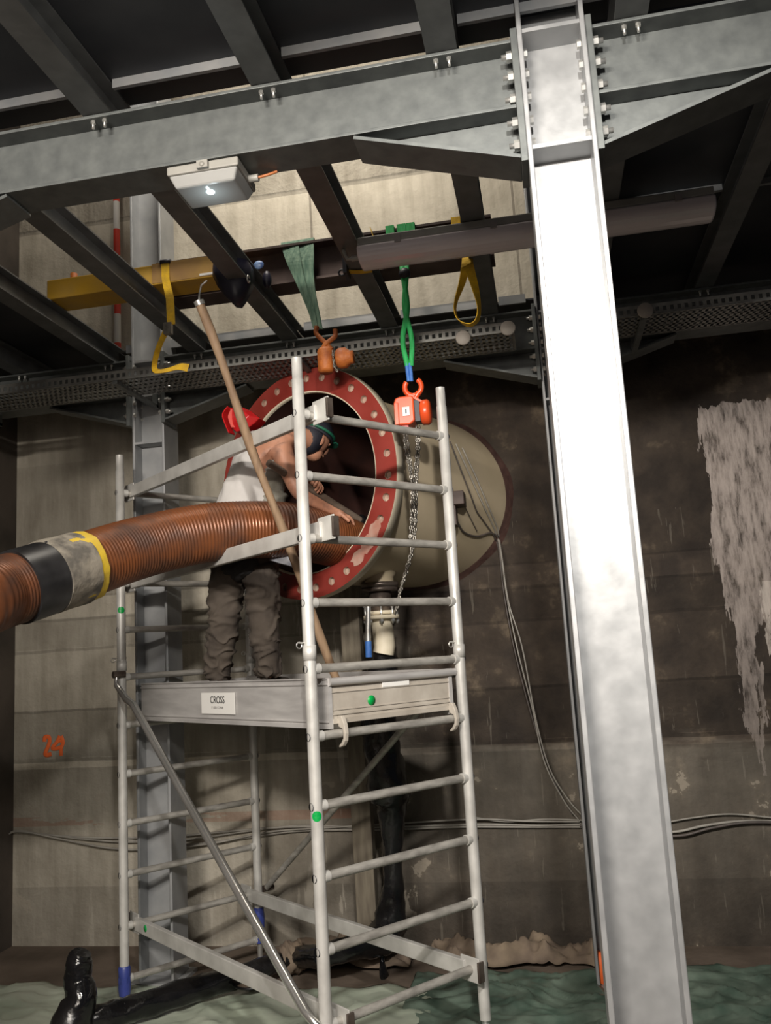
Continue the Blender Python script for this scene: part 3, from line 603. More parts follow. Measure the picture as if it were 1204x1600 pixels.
for nm, pp in (('load_chain', ch((650, 668, YH), (651, 700, YH), (648, 740, YH-0.02), (646, 800, YH-0.03), (644, 850, YH-0.04), (634, 890, YH-0.04), (624, 925, YH-0.04), (617, 962, YH-0.04))),
               ('hand_chain', ch((655, 668, YH), (654, 705, YH), (651, 745, YH-0.05), (650, 800, YH-0.05), (647, 845, YH-0.05), (638, 885, YH-0.05), (628, 915, YH-0.05), (619, 955, YH-0.05))),
               ('hand_chain', ch((634, 668, YH), (638, 700, YH-0.05), (643, 740, YH-0.06), (643, 790, YH-0.07), (640, 848, YH-0.07))),
               ('slack_chain', ch((631, 672, YH), (633, 700, YH-0.04), (640, 735, YH-0.08), (647, 790, YH-0.09), (648, 820, YH-0.09)))):
    chain(MB(), pp, 0.030, 0.0042).build(nm, CHAIN, t)

# ------------------------------------------------------------------ the big pipe
PC = Vector((-1.295, 4.65, 2.786)); AL = 0.4654
AX = Vector((math.sin(AL), math.cos(AL), 0)); E1 = Vector((math.cos(AL), -math.sin(AL), 0)); E2 = Vector((0, 0, 1))
t = thing('flanged_pipe', 'big cream pipe with a red bolted flange coming out of the back wall', 'pipe', PC)
RO, RI, RP = 0.664, 0.524, 0.572
NB = 32; SUB = 8; SEG = NB*SUB
def circ(r, k, tt): q = 2*math.pi*k/SEG; return PC+AX*tt+r*(math.cos(q)*E1+math.sin(q)*E2)
# flange face with real bolt holes
vs = []; fs = []
HR = 0.022; RB = 0.606
def vid(p): vs.append(p); return len(vs)-1
outer = [vid(circ(RO, k, 0)) for k in range(SEG)]; inner = [vid(circ(RI, k, 0)) for k in range(SEG)]
holes = []
for i in range(NB):
    q = 2*math.pi*(i+0.5)/NB; cc = PC+RB*(math.cos(q)*E1+math.sin(q)*E2); er = math.cos(q)*E1+math.sin(q)*E2; et = -math.sin(q)*E1+math.cos(q)*E2
    N_ = 2*SUB+2
    # loop around the cell: outer k..k+SUB then inner back
    def side(a_, b_, m=5): return [vid(vs[a_].lerp(vs[b_], q_/(m+1))) for q_ in range(1, m+1)]
    oa, ob, ia, ib = outer[(i*SUB) % SEG], outer[(i*SUB+SUB) % SEG], inner[(i*SUB) % SEG], inner[(i*SUB+SUB) % SEG]
    loop = [outer[(i*SUB+j) % SEG] for j in range(SUB+1)]+side(ob, ib)+[inner[(i*SUB+j) % SEG] for j in range(SUB, -1, -1)]+side(ia, oa)
    hl = []
    for v in loop:
        d = vs[v]-cc; ang = math.atan2(d.dot(er), d.dot(et)); hl.append(vid(cc+HR*(math.cos(ang)*et+math.sin(ang)*er)))
    for j in range(len(loop)):
        j2 = (j+1) % len(loop); fs.append((loop[j], loop[j2], hl[j2], hl[j]))
    holes.append((cc, [vs[v] for v in hl]))
MB().add(vs, fs).build('red_flange_face', RED, t)
for cc, hl in holes:
    n = len(hl); MB().add(hl+[p+AX*0.022 for p in hl], [(i, (i+1) % n, (i+1) % n+n, i+n) for i in range(n)]+[tuple(range(n, 2*n))], False).build('bolt_hole', HOLE, t)
MB().lathe(PC, AX, [(0.0, RO), (0.062, RO+0.001), (0.064, RO-0.004), (0.064, RP)], 128, e1=E1).build('flange_rim', CREAML, t)
MB().lathe(PC, AX, [(-0.002, RI+0.004), (-0.002, RI), (0.0, RI-0.003), (0.02, RI-0.005)], 128, e1=E1).build('inner_lip', CREAML, t)
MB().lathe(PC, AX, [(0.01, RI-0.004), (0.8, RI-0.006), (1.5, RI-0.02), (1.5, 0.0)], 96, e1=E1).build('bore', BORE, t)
# pipe body up to the wall (oblique end), weld neck
m_ = MB(); n = 96; vs = []; fs = []
rings = [(0.0625, RP+0.03), (0.11, RP+0.006), (0.16, RP)]
for tt, r in rings: vs += [PC+AX*tt+r*(math.cos(2*math.pi*k/n)*E1+math.sin(2*math.pi*k/n)*E2) for k in range(n)]
for k in range(n):
    q = 2*math.pi*k/n; p = PC+RP*(math.cos(q)*E1+math.sin(q)*E2); tt = (WY+0.02-p.y)/AX.y; vs.append(p+AX*tt)
for i in range(3):
    for k in range(n): a = i*n+k; b = i*n+(k+1) % n; fs.append((a, b, b+n, a+n))
m_.add(vs, fs, True).build('pipe_shell', CREAM, t)
# wall seal collar
m_ = MB(); vs = []
for k in range(n):
    q = 2*math.pi*k/n
    for r, yy in ((RP, WY-0.05), (RP+0.008, WY-0.03), (RP+0.022+0.006*math.sin(9*q), WY+0.005)):
        p = PC+r*(math.cos(q)*E1+math.sin(q)*E2); vs.append(p+AX*((yy-p.y)/AX.y))
fs = [(3*k+j, 3*((k+1) % n)+j, 3*((k+1) % n)+j+1, 3*k+j+1) for k in range(n) for j in range(2)]
m_.add(vs, fs, True).build('wall_seal', SEAL, t)
# white over-spray patches on the lower flange face
m_ = MB(); rnd = random.Random(3)
for i in range(5):
    q0 = 2*math.pi*(0.905-0.012*i); pts = []
    for j in range(14):
        a = 2*math.pi*j/14; rr = 0.60+0.045*math.sin(a)*rnd.uniform(0.6, 1.0); qq = q0+0.10*math.cos(a)*rnd.uniform(0.7, 1.1)
        pts.append(PC-AX*(0.0012+0.0002*i)+rr*(math.cos(qq)*E1+math.sin(qq)*E2))
    if i % 2 == 0: m_.add(pts, [tuple(range(14))])
m_.build('worn_paint_patch', mat('worn_pink_primer', (0.48, 0.33, 0.27), (0.42, 0.20, 0.15), rough=0.6, scale=14), t)
# drain branch under the pipe
bc = Vector(atY(592, 905, 4.98)); bc.z = 2.23
rj = 1.0
MB().lathe((bc.x, bc.y, 2.34), (0, 0, -1), [(0, 0.10), (0.08, 0.10), (0.10, 0.085), (0.13, 0.085)], 28).build('branch_stub', CREAM, t)
vt = thing('drain_valve', 'flanged drain valve with cream elbow hanging under the big pipe', 'valve', (bc.x, bc.y, 1.80))
MB().lathe((bc.x, bc.y, 2.21), (0, 0, -1), [(0, 0.0), (0, 0.112), (0.025, 0.112), (0.025, 0.09), (0.028, 0.09), (0.028, 0.105), (0.05, 0.105), (0.05, 0)], 28).build('upper_flange', BRASS, vt)
MB().lathe((bc.x, bc.y, 2.16), (0, 0, -1), [(0, 0), (0, 0.065), (0.12, 0.065), (0.12, 0)], 24).build('body', BRASS, vt)
MB().lathe((bc.x, bc.y, 2.045), (0, 0, -1), [(0, 0), (0, 0.09), (0.02, 0.09), (0.02, 0.0)], 28).lathe((bc.x, bc.y, 2.02), (0, 0, -1), [(0, 0), (0, 0.105), (0.022, 0.105), (0.022, 0)], 28).build('lower_flange', CREAML, vt)
for k in range(8):
    q = 2*math.pi*k/8+0.2; p = Vector((bc.x+0.092*math.cos(q), bc.y+0.092*math.sin(q), 2.09))
    m_ = MB(); m_.lathe(p, (0, 0, -1), [(0, 0), (0, 0.007), (0.12, 0.007), (0.12, 0)], 8); hexnut(m_, p+Vector((0, 0, -0.005)), (0, 0, -1), 0.013, 0.014); hexnut(m_, p+Vector((0, 0, -0.095)), (0, 0, -1), 0.013, 0.014); m_.build('bolt', BOLT, vt)
MB().tube([(bc.x+0.0, bc.y, 2.0), (bc.x+0.005, bc.y, 1.93), (bc.x+0.01, bc.y, 1.84), (bc.x-0.0, bc.y, 1.80)], 0.062, 24).build('elbow', CREAML, vt)
a = atY(575, 945, 4.83); b_ = atY(575, 1002, 4.83); c_ = atY(576, 1027, 4.83)
lt = MB().tube([a, b_], 0.016, 12).build('lever_rod', BOLT, vt); MB().tube([b_, c_], 0.019, 12).build('blue_grip', BLUE, vt)
# box bracket + cables on the pipe side
p = atY(716, 778, 4.98)
t = thing('junction_box', 'small dark junction box fixed to the right side of the cream pipe', 'box', p)
MB().box(p.x-0.035, p.x+0.035, p.y-0.05, p.y+0.1, p.z-0.045, p.z+0.035).build('case', BROWN, t, bevel=0.004)
MB().box(p.x-0.05, p.x-0.02, p.y-0.03, p.y+0.09, p.z-0.16, p.z-0.03).build('bracket', BROWN, t)
def pipe_pt(px, py):  # point on the pipe surface seen at this place
    o = Vector((0, 0, H))-PC; d = ray(px, py); d1 = d-AX*d.dot(AX); o1 = o-AX*o.dot(AX)
    A = d1.dot(d1); B = 2*d1.dot(o1); C_ = o1.dot(o1)-(RP+0.010)**2; D = B*B-4*A*C_
    if D < 0: return None
    s_ = (-B-math.sqrt(D))/(2*A); return Vector((0, 0, H))+d*s_
cab_g = 'thin cables draped over the pipe'
def cabl(pts, r, label, mt, group, cat='cable', name='cable', n=6):
    pts = [p for p in pts if p is not None]; o = MB().tube(catmull(pts, n), r, 7).build(name, mt, origin=pts[0]); return tag(o, label, cat, group)
PP = [[(703, 690), (722, 740), (745, 800), (770, 835), (778, 852)], [(712, 694), (735, 745), (755, 790), (772, 826), (780, 850)], [(722, 700), (742, 742), (762, 790), (777, 825), (781, 850)]]
WL = [[(781, 872), (786, 920), (800, 1000), (822, 1090), (846, 1170), (868, 1225), (893, 1272)], [(783, 872), (791, 930), (808, 1015), (832, 1110), (850, 1190), (880, 1250), (905, 1283)], [(784, 872), (794, 940), (815, 1010), (836, 1120), (858, 1200), (888, 1250), (915, 1280)]]
for k in range(3):
    pl_ = [(PP[k][i_][0]+(PP[k][i_+1][0]-PP[k][i_][0])*q_/4, PP[k][i_][1]+(PP[k][i_+1][1]-PP[k][i_][1])*q_/4) for i_ in range(len(PP[k])-1) for q_ in range(4)]
    pts = [pipe_pt(*p) for p in pl_]+[atY(a_, b2, WY-0.06-0.03*k) for a_, b2 in WL[k]]
    cabl(pts, 0.0045, ('first', 'second', 'third')[k]+' cable from the left of three falling from pipe to wall bundle', CABLE if k else CABLED, cab_g)
pts = [pipe_pt(714, 815), pipe_pt(725, 832), pipe_pt(745, 838), pipe_pt(765, 833), pipe_pt(778, 838)]
cabl(pts, 0.006, 'dark cable sagging from the junction box across the lower pipe side', CABLED, None)
cabl([pipe_pt(723, 785), pipe_pt(735, 810), pipe_pt(745, 830)], 0.003, 'thin dark wire hanging from the corner of the junction box', CABLED, None)

# ------------------------------------------------------------------ scaffold tower
TH = 0.877608737; U = Vector((math.cos(TH), math.sin(TH), 0)); V = Vector((-math.sin(TH), math.cos(TH), 0)); N0 = Vector((-1.0031, 3.5833, 0))
TK = 0.965   # the tower is a little smaller and closer than first measured
N0 = N0*TK
def T(u, v, z): return N0+(U*u+V*v)*TK+Vector((0, 0, H+(z-H)*TK))
ZF = H*(1-1/TK)
FWD, FLN = 0.885, 1.97
PR = 0.0255
def rz(i): return 2.873-0.28*i
def hole_ring(mb, c, axis):
    mb.torus(c, axis, 0.013, 0.004, 12, 6)
def ladder(v, z0, z1, rungs, label, grp, slv=None, ztop=None):
    t = thing('scaffold_end_frame', label, 'scaffold frame', T(FWD/2, v, z0), grp)
    for u in (0, FWD):
        MB().tube([T(u, v, z0), T(u, v, z1-0.10), T(u, v, z1-0.099), T(u, v, z1)], [PR, PR, PR*0.9 if slv else PR, PR*0.9 if slv else PR], 20).build('post', ALU, t)
    m2 = None
    for i in rungs:
        MB().tube([T(PR*0.8, v, rz(i)), T(FWD-PR*0.8, v, rz(i))], 0.0185, 14).build('rung', ALUR, t)
        for u in (0, FWD):
            MB().tube([T(PR*0.7 if u == 0 else FWD-PR*0.7, v, rz(i)), T(u+(0.045 if u == 0 else -0.045), v, rz(i))], 0.0225, 14).build('weld_collar', ALU, t)
            hc_ = T(u-(PR+0.001), v, rz(i)) if u == 0 else T(u+PR+0.001, v, rz(i))
            MB().lathe(hc_, -U if u == 0 else U, [(-0.004, 0.0), (0.0, 0.0165), (-0.0015, 0.0125), (-0.012, 0.0115), (-0.012, 0.0)], 14).build('rung_socket', CAPD, t)
    return t
FT = 'scaffold_frames'
lo_r = ladder(0, 0.12, 1.80, range(4, 10), 'lower ladder frame on the right side of the scaffold tower, below the platform end', 'aluminium scaffold ladder frames')
up_r = ladder(0, 1.80, 3.13, range(0, 4), 'upper ladder frame on the right side of the tower, in front of the red flange', 'aluminium scaffold ladder frames', True)
lo_l = ladder(FLN, 0.12, 1.80, range(4, 11), 'lower ladder frame on the left side of the scaffold tower, before the back column', 'aluminium scaffold ladder frames')
up_l = ladder(FLN, 1.80, 3.11, range(0, 4), 'upper ladder frame on the left side of the tower, crossed by the copper hose', 'aluminium scaffold ladder frames', True)
for (u, v, par, z0) in ((0, 0, up_r, 1.79), (FWD, 0, up_r, 1.76), (0, FLN, up_l, 1.79), (FWD, FLN, up_l, 1.79)):
    MB().lathe(T(u, v, z0), (0, 0, 1), [(0, PR), (0, PR+0.003), (0.06, PR+0.003), (0.06, PR)], 20).build('coupling_sleeve', ALU, par)
    pin = T(u, v, z0+0.075)
    MB().tube([pin-U*0.055-V*0.0, pin-U*0.03, pin+U*0.03], 0.0035, 6).torus(pin-U*0.05-Vector((0, 0, 0.01)), V, 0.013, 0.0025, 12, 5).build('lock_pin', BOLT, par)
# feet
for (u, v, nm) in ((0, 0, 'near corner of the tower, closest to the camera'), (FWD, 0, 'right corner of the tower beside the bright column'), (0, FLN, 'left corner of the tower wrapped in blue tape'), (FWD, FLN, 'rear corner of the tower by the wall')):
    t = thing('base_jack', 'adjustable foot at the '+nm, 'scaffold foot', T(u, v, ZF), 'scaffold feet')
    MB().tube([T(u, v, ZF+0.02), T(u, v, 0.125)], 0.016, 12).build('spindle', BOLT, t)
    MB().lathe(T(u, v, ZF), (0, 0, 1), [(0, 0), (0, 0.06), (0.012, 0.06), (0.014, 0.02), (0.014, 0)], 24).build('foot_plate', BOLT, t)
    MB().lathe(T(u, v, 0.055), (0, 0, 1), [(0, 0.016), (0, 0.034), (0.03, 0.034), (0.03, 0.016)], 8, smooth=False).build('nut', BTAPE, t)
o = MB().lathe(T(0, FLN, -0.01), (0, 0, 1), [(0, PR+0.004), (0.04, PR+0.009), (0.08, PR+0.006), (0.14, PR+0.008), (0.15, PR+0.001)], 16).build('blue_tape_wrap', BTAPE, lo_l)
o = MB().lathe(T(FWD, FLN, 0.14), (0, 0, 1), [(0, PR+0.006), (0.06, PR+0.009), (0.12, PR+0.004)], 16).build('blue_tape_wrap', BTAPE, lo_l)
# horizontal braces
def brace(u0, u1, zz, v0, v1, label, dz=0):
    t = thing('guardrail_brace', label, 'brace', T(u0, v0, zz), 'horizontal scaffold braces')
    a, b = T(u0, v0, zz), T(u1, v1, zz+dz)
    MB().bar(a, b, 0.030, 0.070).build('beam', ALU, t, bevel=0.004)
    for p, s_ in ((a, -1), (b, 1)):
        d = (b-a).normalized()*s_
        m_ = MB(); m_.bar(p-d*0.03, p+d*0.085, 0.008, 0.105); m_.build('hook_plate', ALU, t, bevel=0.003)
        m_ = MB(); m_.obox(p+d*0.09, d, d.cross(Vector((0, 0, 1))), (0, 0, 1), 0.012, 0.034, 0.085); m_.build('hook_jaw', BRASS, t, bevel=0.003)
    return t
brace(0.085, 0.075, rz(0)+0.012, -0.02, FLN+0.0, 'top guardrail brace sloping across the picture to the near post top')
brace(0.085, 0.075, rz(2)+0.04, -0.02, FLN+0.0, 'middle guardrail brace passing just under the copper hose', -0.035)
b1 = brace(0.075, 0.075, rz(9)+0.0, 0.03, FLN, 'lowest front brace with a green dot at its left end')
brace(FWD-0.07, FWD-0.07, rz(9)+0.0, 0.03, FLN, 'lowest rear brace behind the near post, ending at the right post')
# diagonal braces
def diag(pts, r, label, mt):
    t = thing('diagonal_brace', label, 'brace', pts[0], 'diagonal scaffold braces')
    MB().tube(pts, r, 14).build('tube', mt, t)
    for p in (pts[0], pts[-1]): MB().tube([p-U*0.02, p+U*0.05], 0.02, 12).build('claw', BRASS, t)
    return t
da, db = T(-0.045, FLN-0.03, 1.77), T(-0.045, -0.02, 0.33)
dd = (db-da)
diag([da, da+Vector((0, 0, -0.06)), da+dd*0.07+Vector((0, 0, -0.04)), da+dd*0.12, da+dd*0.95, db+Vector((0, 0, 0.03)), db], [0.012, 0.016, 0.0195, 0.0205, 0.0205, 0.016, 0.008], 'shiny diagonal brace from the left post down to the near post', ALUS)
diag([T(FWD+0.045, 0.12, 1.68), T(FWD+0.045, FLN-0.02, 0.37)], 0.018, 'far diagonal brace running behind the black drain hose', ALUR)
# platform
t = thing('scaffold_platform', 'aluminium scaffold platform the worker stands on', 'platform', T(0.45, 1.0, 1.5))
P0, P1, ZB, ZT = 0.095, 0.835, 1.495, 1.71
def panel(mb, u, s_):  # long side rail with ribs
    mb.hexa([T(u, 0.012, ZB), T(u+s_*0.02, 0.012, ZB), T(u+s_*0.02, FLN-0.06, ZB), T(u, FLN-0.06, ZB), T(u, 0.012, ZT), T(u+s_*0.02, 0.012, ZT), T(u+s_*0.02, FLN-0.06, ZT), T(u, FLN-0.06, ZT)])
    for zz, hh in ((ZB, 0.018), (ZB+0.026, 0.006), (ZT-0.030, 0.006), (ZT-0.006, 0.006)):
        mb.hexa([T(u-s_*0.006, 0.012, zz), T(u, 0.012, zz), T(u, FLN-0.06, zz), T(u-s_*0.006, FLN-0.06, zz), T(u-s_*0.006, 0.012, zz+hh), T(u, 0.012, zz+hh), T(u, FLN-0.06, zz+hh), T(u-s_*0.006, FLN-0.06, zz+hh)])
    return mb
panel(MB(), P0, 1).build('side_rail', PLATE, t); panel(MB(), P1, -1).build('side_rail', PLATE, t)
def ubox(u0, u1, v0, v1, z0, z1, mb=None):
    mb = mb or MB(); return mb.hexa([T(u0, v0, z0), T(u1, v0, z0), T(u1, v1, z0), T(u0, v1, z0), T(u0, v0, z1), T(u1, v0, z1), T(u1, v1, z1), T(u0, v1, z1)])
m_ = ubox(P0+0.02, P1-0.02, 0.02, 0.035, ZB+0.02, ZT-0.02)
for zz, hh, dp in ((ZB+0.02, 0.02, 0.012), (ZB+0.055, 0.008, 0.006), (ZB+0.075, 0.004, 0.004), (ZT-0.065, 0.005, 0.005)): ubox(P0+0.02, P1-0.02, 0.02-dp, 0.021, zz, zz+hh, m_)
m_.build('end_panel', PLATED, t)
MB().tube([T(P0+0.005, 0.010, ZT-0.018), T(P1+0.02, 0.010, ZT-0.018)], 0.017, 12).build('end_tube', PLATE, t)
ubox(P0+0.02, P1-0.02, FLN-0.09, FLN-0.075, ZB, ZT-0.01).build('end_panel', PLATE, t)
ubox(P0+0.02, P1-0.02, 0.036, FLN-0.09, 1.60, 1.618).build('deck_board', mat('deck_plywood', (0.12, 0.08, 0.05), (0.17, 0.12, 0.08), rough=0.8, scale=8), t)
ubox(0.40, 0.56, 0.012, 0.0185, ZT-0.06, ZT-0.035).build('small_label', LABEL, t)
for u in (0.14, 0.80):
    a = T(u, 0.01, rz(5)+0.1)
    m_ = MB(); q = [(0.012, 0.075), (-0.012, 0.075), (-0.030, 0.04), (-0.036, 0.0), (-0.030, -0.03), (-0.012, -0.052), (0.012, -0.06), (0.014, -0.052), (-0.004, -0.038), (-0.018, -0.02), (-0.0215, 0.0), (-0.016, 0.02), (0.012, 0.028)]
    m_.prism([T(u, dv, rz(5)+dz) for dv, dz in q], U*0.02).build('hook', PLATED, t, bevel=0.003)
    q = [(-dv, dz) for dv, dz in q]
    MB().prism([T(u, FLN+dv, rz(5)+dz) for dv, dz in q], U*0.02).build('hook', PLATED, t)
# white label with lettering on the front side rail
def word(txt, size, c, right, up, parent, mt, name, extr=0.0008, align='CENTER', xs=1.0):
    cu = bpy.data.curves.new(name, 'FONT'); cu.body = txt; cu.size = size; cu.align_x = align; cu.align_y = 'CENTER'; cu.extrude = extr
    tmp = bpy.data.objects.new(name, cu); COL.objects.link(tmp); bpy.context.view_layer.update()
    me = bpy.data.meshes.new_from_object(tmp.evaluated_get(bpy.context.evaluated_depsgraph_get())); COL.objects.unlink(tmp); bpy.data.objects.remove(tmp)
    right = Vector(right).normalized(); up = Vector(up).normalized(); nr = right.cross(up)
    base = parent.matrix_basis.translation+(parent.parent.matrix_basis.translation if parent.parent else Vector())
    for v in me.vertices: q = v.co; v.co = Vector(c)+right*q.x*xs+up*q.y+nr*q.z-base
    me.materials.clear(); me.materials.append(mt); o = bpy.data.objects.new(name, me); COL.objects.link(o); o.parent = parent; return o
# find label v-range by intersecting the view with the rail plane
def onrail(px, py, u):
    d = ray(px, py); s_ = ((N0+U*u*TK).dot(U))/d.dot(U); P_ = d*s_; P_.z += H; return P_
la, lb_ = onrail(316, 1102, P0-0.002), onrail(368, 1103, P0-0.002)
va, vb = (la-N0).dot(V)/TK, (lb_-N0).dot(V)/TK
lbl = ubox(P0-0.0075, P0-0.0055, vb, va, 1.545, 1.652).build('white_label', LABEL, t)
cl = T(P0-0.0082, (va+vb)/2, 1.61)
word('CROSS', 0.050, cl+Vector((0, 0, 0.004)), -V, (0, 0, 1), lbl, INK, 'lettering', xs=0.95)
word('E 10000 COMAN', 0.017, cl+Vector((0, 0, -0.032)), -V, (0, 0, 1), lbl, INKG, 'small_lettering', xs=0.95)
def dot(px, py, parent, plane, r=0.021):
    # round sticker on a flat face: plane = (normal, point)
    nrm, pt = plane; d = ray(px, py); o_ = Vector((0, 0, H)); s_ = (pt-o_).dot(nrm)/d.dot(nrm); c = o_+d*s_
    MB().lathe(c, nrm, [(0, 0), (0, r), (0.0015, r), (0.0015, 0)], 24).build('green_sticker', GREEN, parent)
dot(580, 1094, t, (-V, T(0, 0.0175, 0)))
def postdot(u, v, z, par, r=PR):  # sticker wrapped on the tube
    m_ = MB(); vs = []; fs = []; n = 16
    base = T(u, v, z); tocam = Vector((-base.x, -base.y, 0)).normalized(); sd = Vector((-tocam.y, tocam.x, 0)); rr = 0.02
    vs.append(base+tocam*(r+0.001))
    for ring in (0.5, 1.0):
        for k in range(n):
            a = 2*math.pi*k/n; ang = ring*rr*math.cos(a)/r; vs.append(base+(tocam*math.cos(ang)+sd*math.sin(ang))*(r+0.001)+Vector((0, 0, ring*rr*math.sin(a))))
    fs = [(0, 1+k, 1+(k+1) % n) for k in range(n)]+[(1+k, 1+n+k, 1+n+(k+1) % n, 1+(k+1) % n) for k in range(n)]
    m_.add(vs, fs).build('green_sticker', GREEN, par)
postdot(0, 0, 1.158, lo_r); postdot(0, FLN, 2.15, up_l)
dot(227, 1451, b1, (-U, T(0.075-0.0155, 0, 0)), 0.018)

# ------------------------------------------------------------------ copper hose
hp = catmull([atY(-420, 1040, 3.05), atY(-200, 985, 3.0), atY(-60, 945, 2.95), atY(0, 926, 3.13), atY(60, 907, 3.30), atY(130, 884, 3.52), atY(200, 861, 3.74), atY(260, 845, 3.90), atY(320, 833, 4.03), atY(380, 828, 4.16), atY(440, 828, 4.30), atY(490, 836, 4.47), atY(540, 850, 4.70), atY(580, 866, 5.0)], 40)
L = [0.0]
for i in range(1, len(hp)): L.append(L[-1]+(hp[i]-hp[i-1]).length)
def resample(step):
    out = []; s_ = 0; i = 0
    while s_ < L[-1]:
        while L[i+1] < s_: i += 1
        f = (s_-L[i])/(L[i+1]-L[i]); out.append(hp[i].lerp(hp[i+1], f)); s_ += step
    return out
st = 0.0045; pts = resample(st); RH = 0.146
rr = [RH+0.0025*(1 if math.sin(2*math.pi*i*st/0.018) > 0 else -1)*abs(math.sin(2*math.pi*i*st/0.018))**0.5 for i in range(len(pts))]
t = thing('suction_hose', 'thick ribbed copper-coloured hose coming in from the left and entering the flange', 'hose', atY(200, 862, 3.76))
MB().tube(pts, rr, 48).build('ribbed_hose', HOSE, t)
# coupling: positions along the hose where the picture shows it
def near_idx(px):
    best = None
    for i, p in enumerate(pts):
        d = p-Vector((0, 0, H)); x_ = 602+FPX*d.dot(RT)/d.dot(FW)
        if best is None or abs(x_-px) < best[0]: best = (abs(x_-px), i)
    return best[1]
def sleeve(pa, pb, r0, amp, name, mt, seed=1, freq=0):
    i0, i1 = near_idx(pa), near_idx(pb); ps = pts[i0:i1:3]; rnd = random.Random(seed)
    m_ = MB(); n = len(ps); m_.tube(ps, [r0]*n, 40, caps=False)
    ph = [rnd.uniform(0, 6) for _ in range(6)]
    for i, v in enumerate(m_.v):
        c = ps[i//40]; q = (v-c); k = i % 40; a = 2*math.pi*k/40; e = 0.6 if i//40 in (0, n-1) else 1
        f = 1+amp*(math.sin(3*a+ph[0]+i//40*0.12)+0.6*math.sin(7*a+ph[1]-i//40*0.2)+0.5*math.sin(13*a+ph[2]+i//40*0.5))
        m_.v[i] = c+q*f
    # close the ends down to the hose
    for rng in (range(0, 40), range((n-1)*40, n*40)):
        c = ps[0] if rng[0] == 0 else ps[-1]; r_ = [m_.v[i].copy() for i in rng]; inn = [c+(v-c).normalized()*(RH-0.006) for v in r_]
        m_.add(r_+inn, [(k, (k+1) % 40, (k+1) % 40+40, k+40) for k in range(40)], True)
    return m_.build(name, mt, t)
sleeve(26, 78, RH+0.012, 0.0, 'rubber_coupling', RUBBER)
sleeve(72, 122, RH+0.016, 0.016, 'dirty_tape_band', WRAP, 4)
sleeve(100, 136, RH+0.0115, 0.026, 'yellow_tape_band', YTAPE, 9)
p = atY(46, 858, 3.28)
MB().bar(p, p+Vector((0.07, 0.03, 0.022)), 0.05, 0.016).build('tape_flap', TROUD, t)

# ------------------------------------------------------------------ poles
a, b = atY(310, 470, 3.60), atY(521, 1048, 4.20)
b2 = a+(b-a)*((1.62-a.z)/(b.z-a.z))
t = thing('wooden_pole', 'long wooden pole with a bent steel hook, leaning over the hose to the platform', 'pole', b2)
n = 14; ps = [a.lerp(b2, k/n)+Vector((0.006*math.sin(k*0.9), 0, 0)) for k in range(n+1)]
MB().tube(ps, [0.021+0.0025*math.sin(k*1.7) for k in range(n+1)], 14).build('shaft', WOOD, t)
MB().tube([a-Vector((0, 0, 0.03)), a+Vector((0.005, 0, 0.03)), a+Vector((0.015, 0, 0.075)), a+Vector((0.045, 0, 0.095))], 0.005, 8).build('hook', BOLT, t)
MB().tube([ps[0], ps[0].lerp(ps[1], 0.15)], 0.0245, 14).build('ferrule', BOLT, t)
sa, sb = atY(419, 723, 4.17), atY(572, 819, 4.80)
t = thing('grey_stick', 'dirty grey stick the worker pushes into the pipe mouth', 'stick', sa)
MB().tube([sa.lerp(sb, k/8) for k in range(9)], [0.020]*7+[0.021, 0.018], 12).build('shaft', DSTICK, t)
MB().tube([sb-(sb-sa).normalized()*0.06, sb+(sb-sa).normalized()*0.02], 0.036, 12).build('tip', TAR, t)

# ------------------------------------------------------------------ worker
def skin_mesh(nodes, edges, root=0, levels=2):
    me = bpy.data.meshes.new('tmp'); me.from_pydata([n_[0] for n_ in nodes], edges, []); o = bpy.data.objects.new('tmp', me); COL.objects.link(o)
    md = o.modifiers.new('skin', 'SKIN'); md.use_smooth_shade = True
    for i, n_ in enumerate(nodes):
        sv = me.skin_vertices[0].data[i]; r = n_[1]; sv.radius = (r, r) if not isinstance(r, tuple) else r; sv.use_root = (i == root)
    ss = o.modifiers.new('sub', 'SUBSURF'); ss.levels = levels; ss.render_levels = levels
    bpy.context.view_layer.update()
    ev = bpy.data.meshes.new_from_object(o.evaluated_get(bpy.context.evaluated_depsgraph_get())); COL.objects.unlink(o); bpy.data.objects.remove(o)
    return ev
def finish(me, name, mt, parent, wr=None, extra=None):
    base = parent.matrix_basis.translation+(parent.parent.matrix_basis.translation if parent.parent else Vector())
    bm = bmesh.new(); bm.from_mesh(me)
    if wr:
        bm.normal_update()
        for v in bm.verts: v.co += v.normal*wr(v.co)
    if extra: 
        off = len(bm.verts); nv = [bm.verts.new(v) for v in extra.v]
        for f in extra.f:
            try: bm.faces.new([nv[i] for i in f])
            except ValueError: pass
    for v in bm.verts: v.co -= base
    for f in bm.faces: f.smooth = True
    bmesh.ops.recalc_face_normals(bm, faces=bm.faces)
    me2 = bpy.data.meshes.new(name); bm.to_mesh(me2); bm.free(); me2.materials.append(mt)
    o = bpy.data.objects.new(name, me2); COL.objects.link(o); o.parent = parent; return o
ZDK = 1.618
ftL, ftR = atY(340, 1075, 4.52), atY(420, 1075, 4.56); ftL.z = ZDK+0.08; ftR.z = ZDK+0.08
knL, knR = atY(350, 968, 4.44), atY(413, 975, 4.47)
hipL, hipR = atY(356, 868, 4.46), atY(408, 868, 4.44)
pel = atY(382, 850, 4.46); waist = atY(392, 800, 4.42); chest = atY(402, 738, 4.40); neckb = atY(432, 688, 4.42); 
neck = atY(458, 684, 4.54); head = atY(490, 688, 4.70)
shR, shL = atY(437, 698, 4.31), atY(398, 690, 4.56)
elR, wrR = atY(466, 772, 4.30), atY(522, 800, 4.50)
elL, wrL = atY(452, 745, 4.60), atY(484, 752, 4.50)
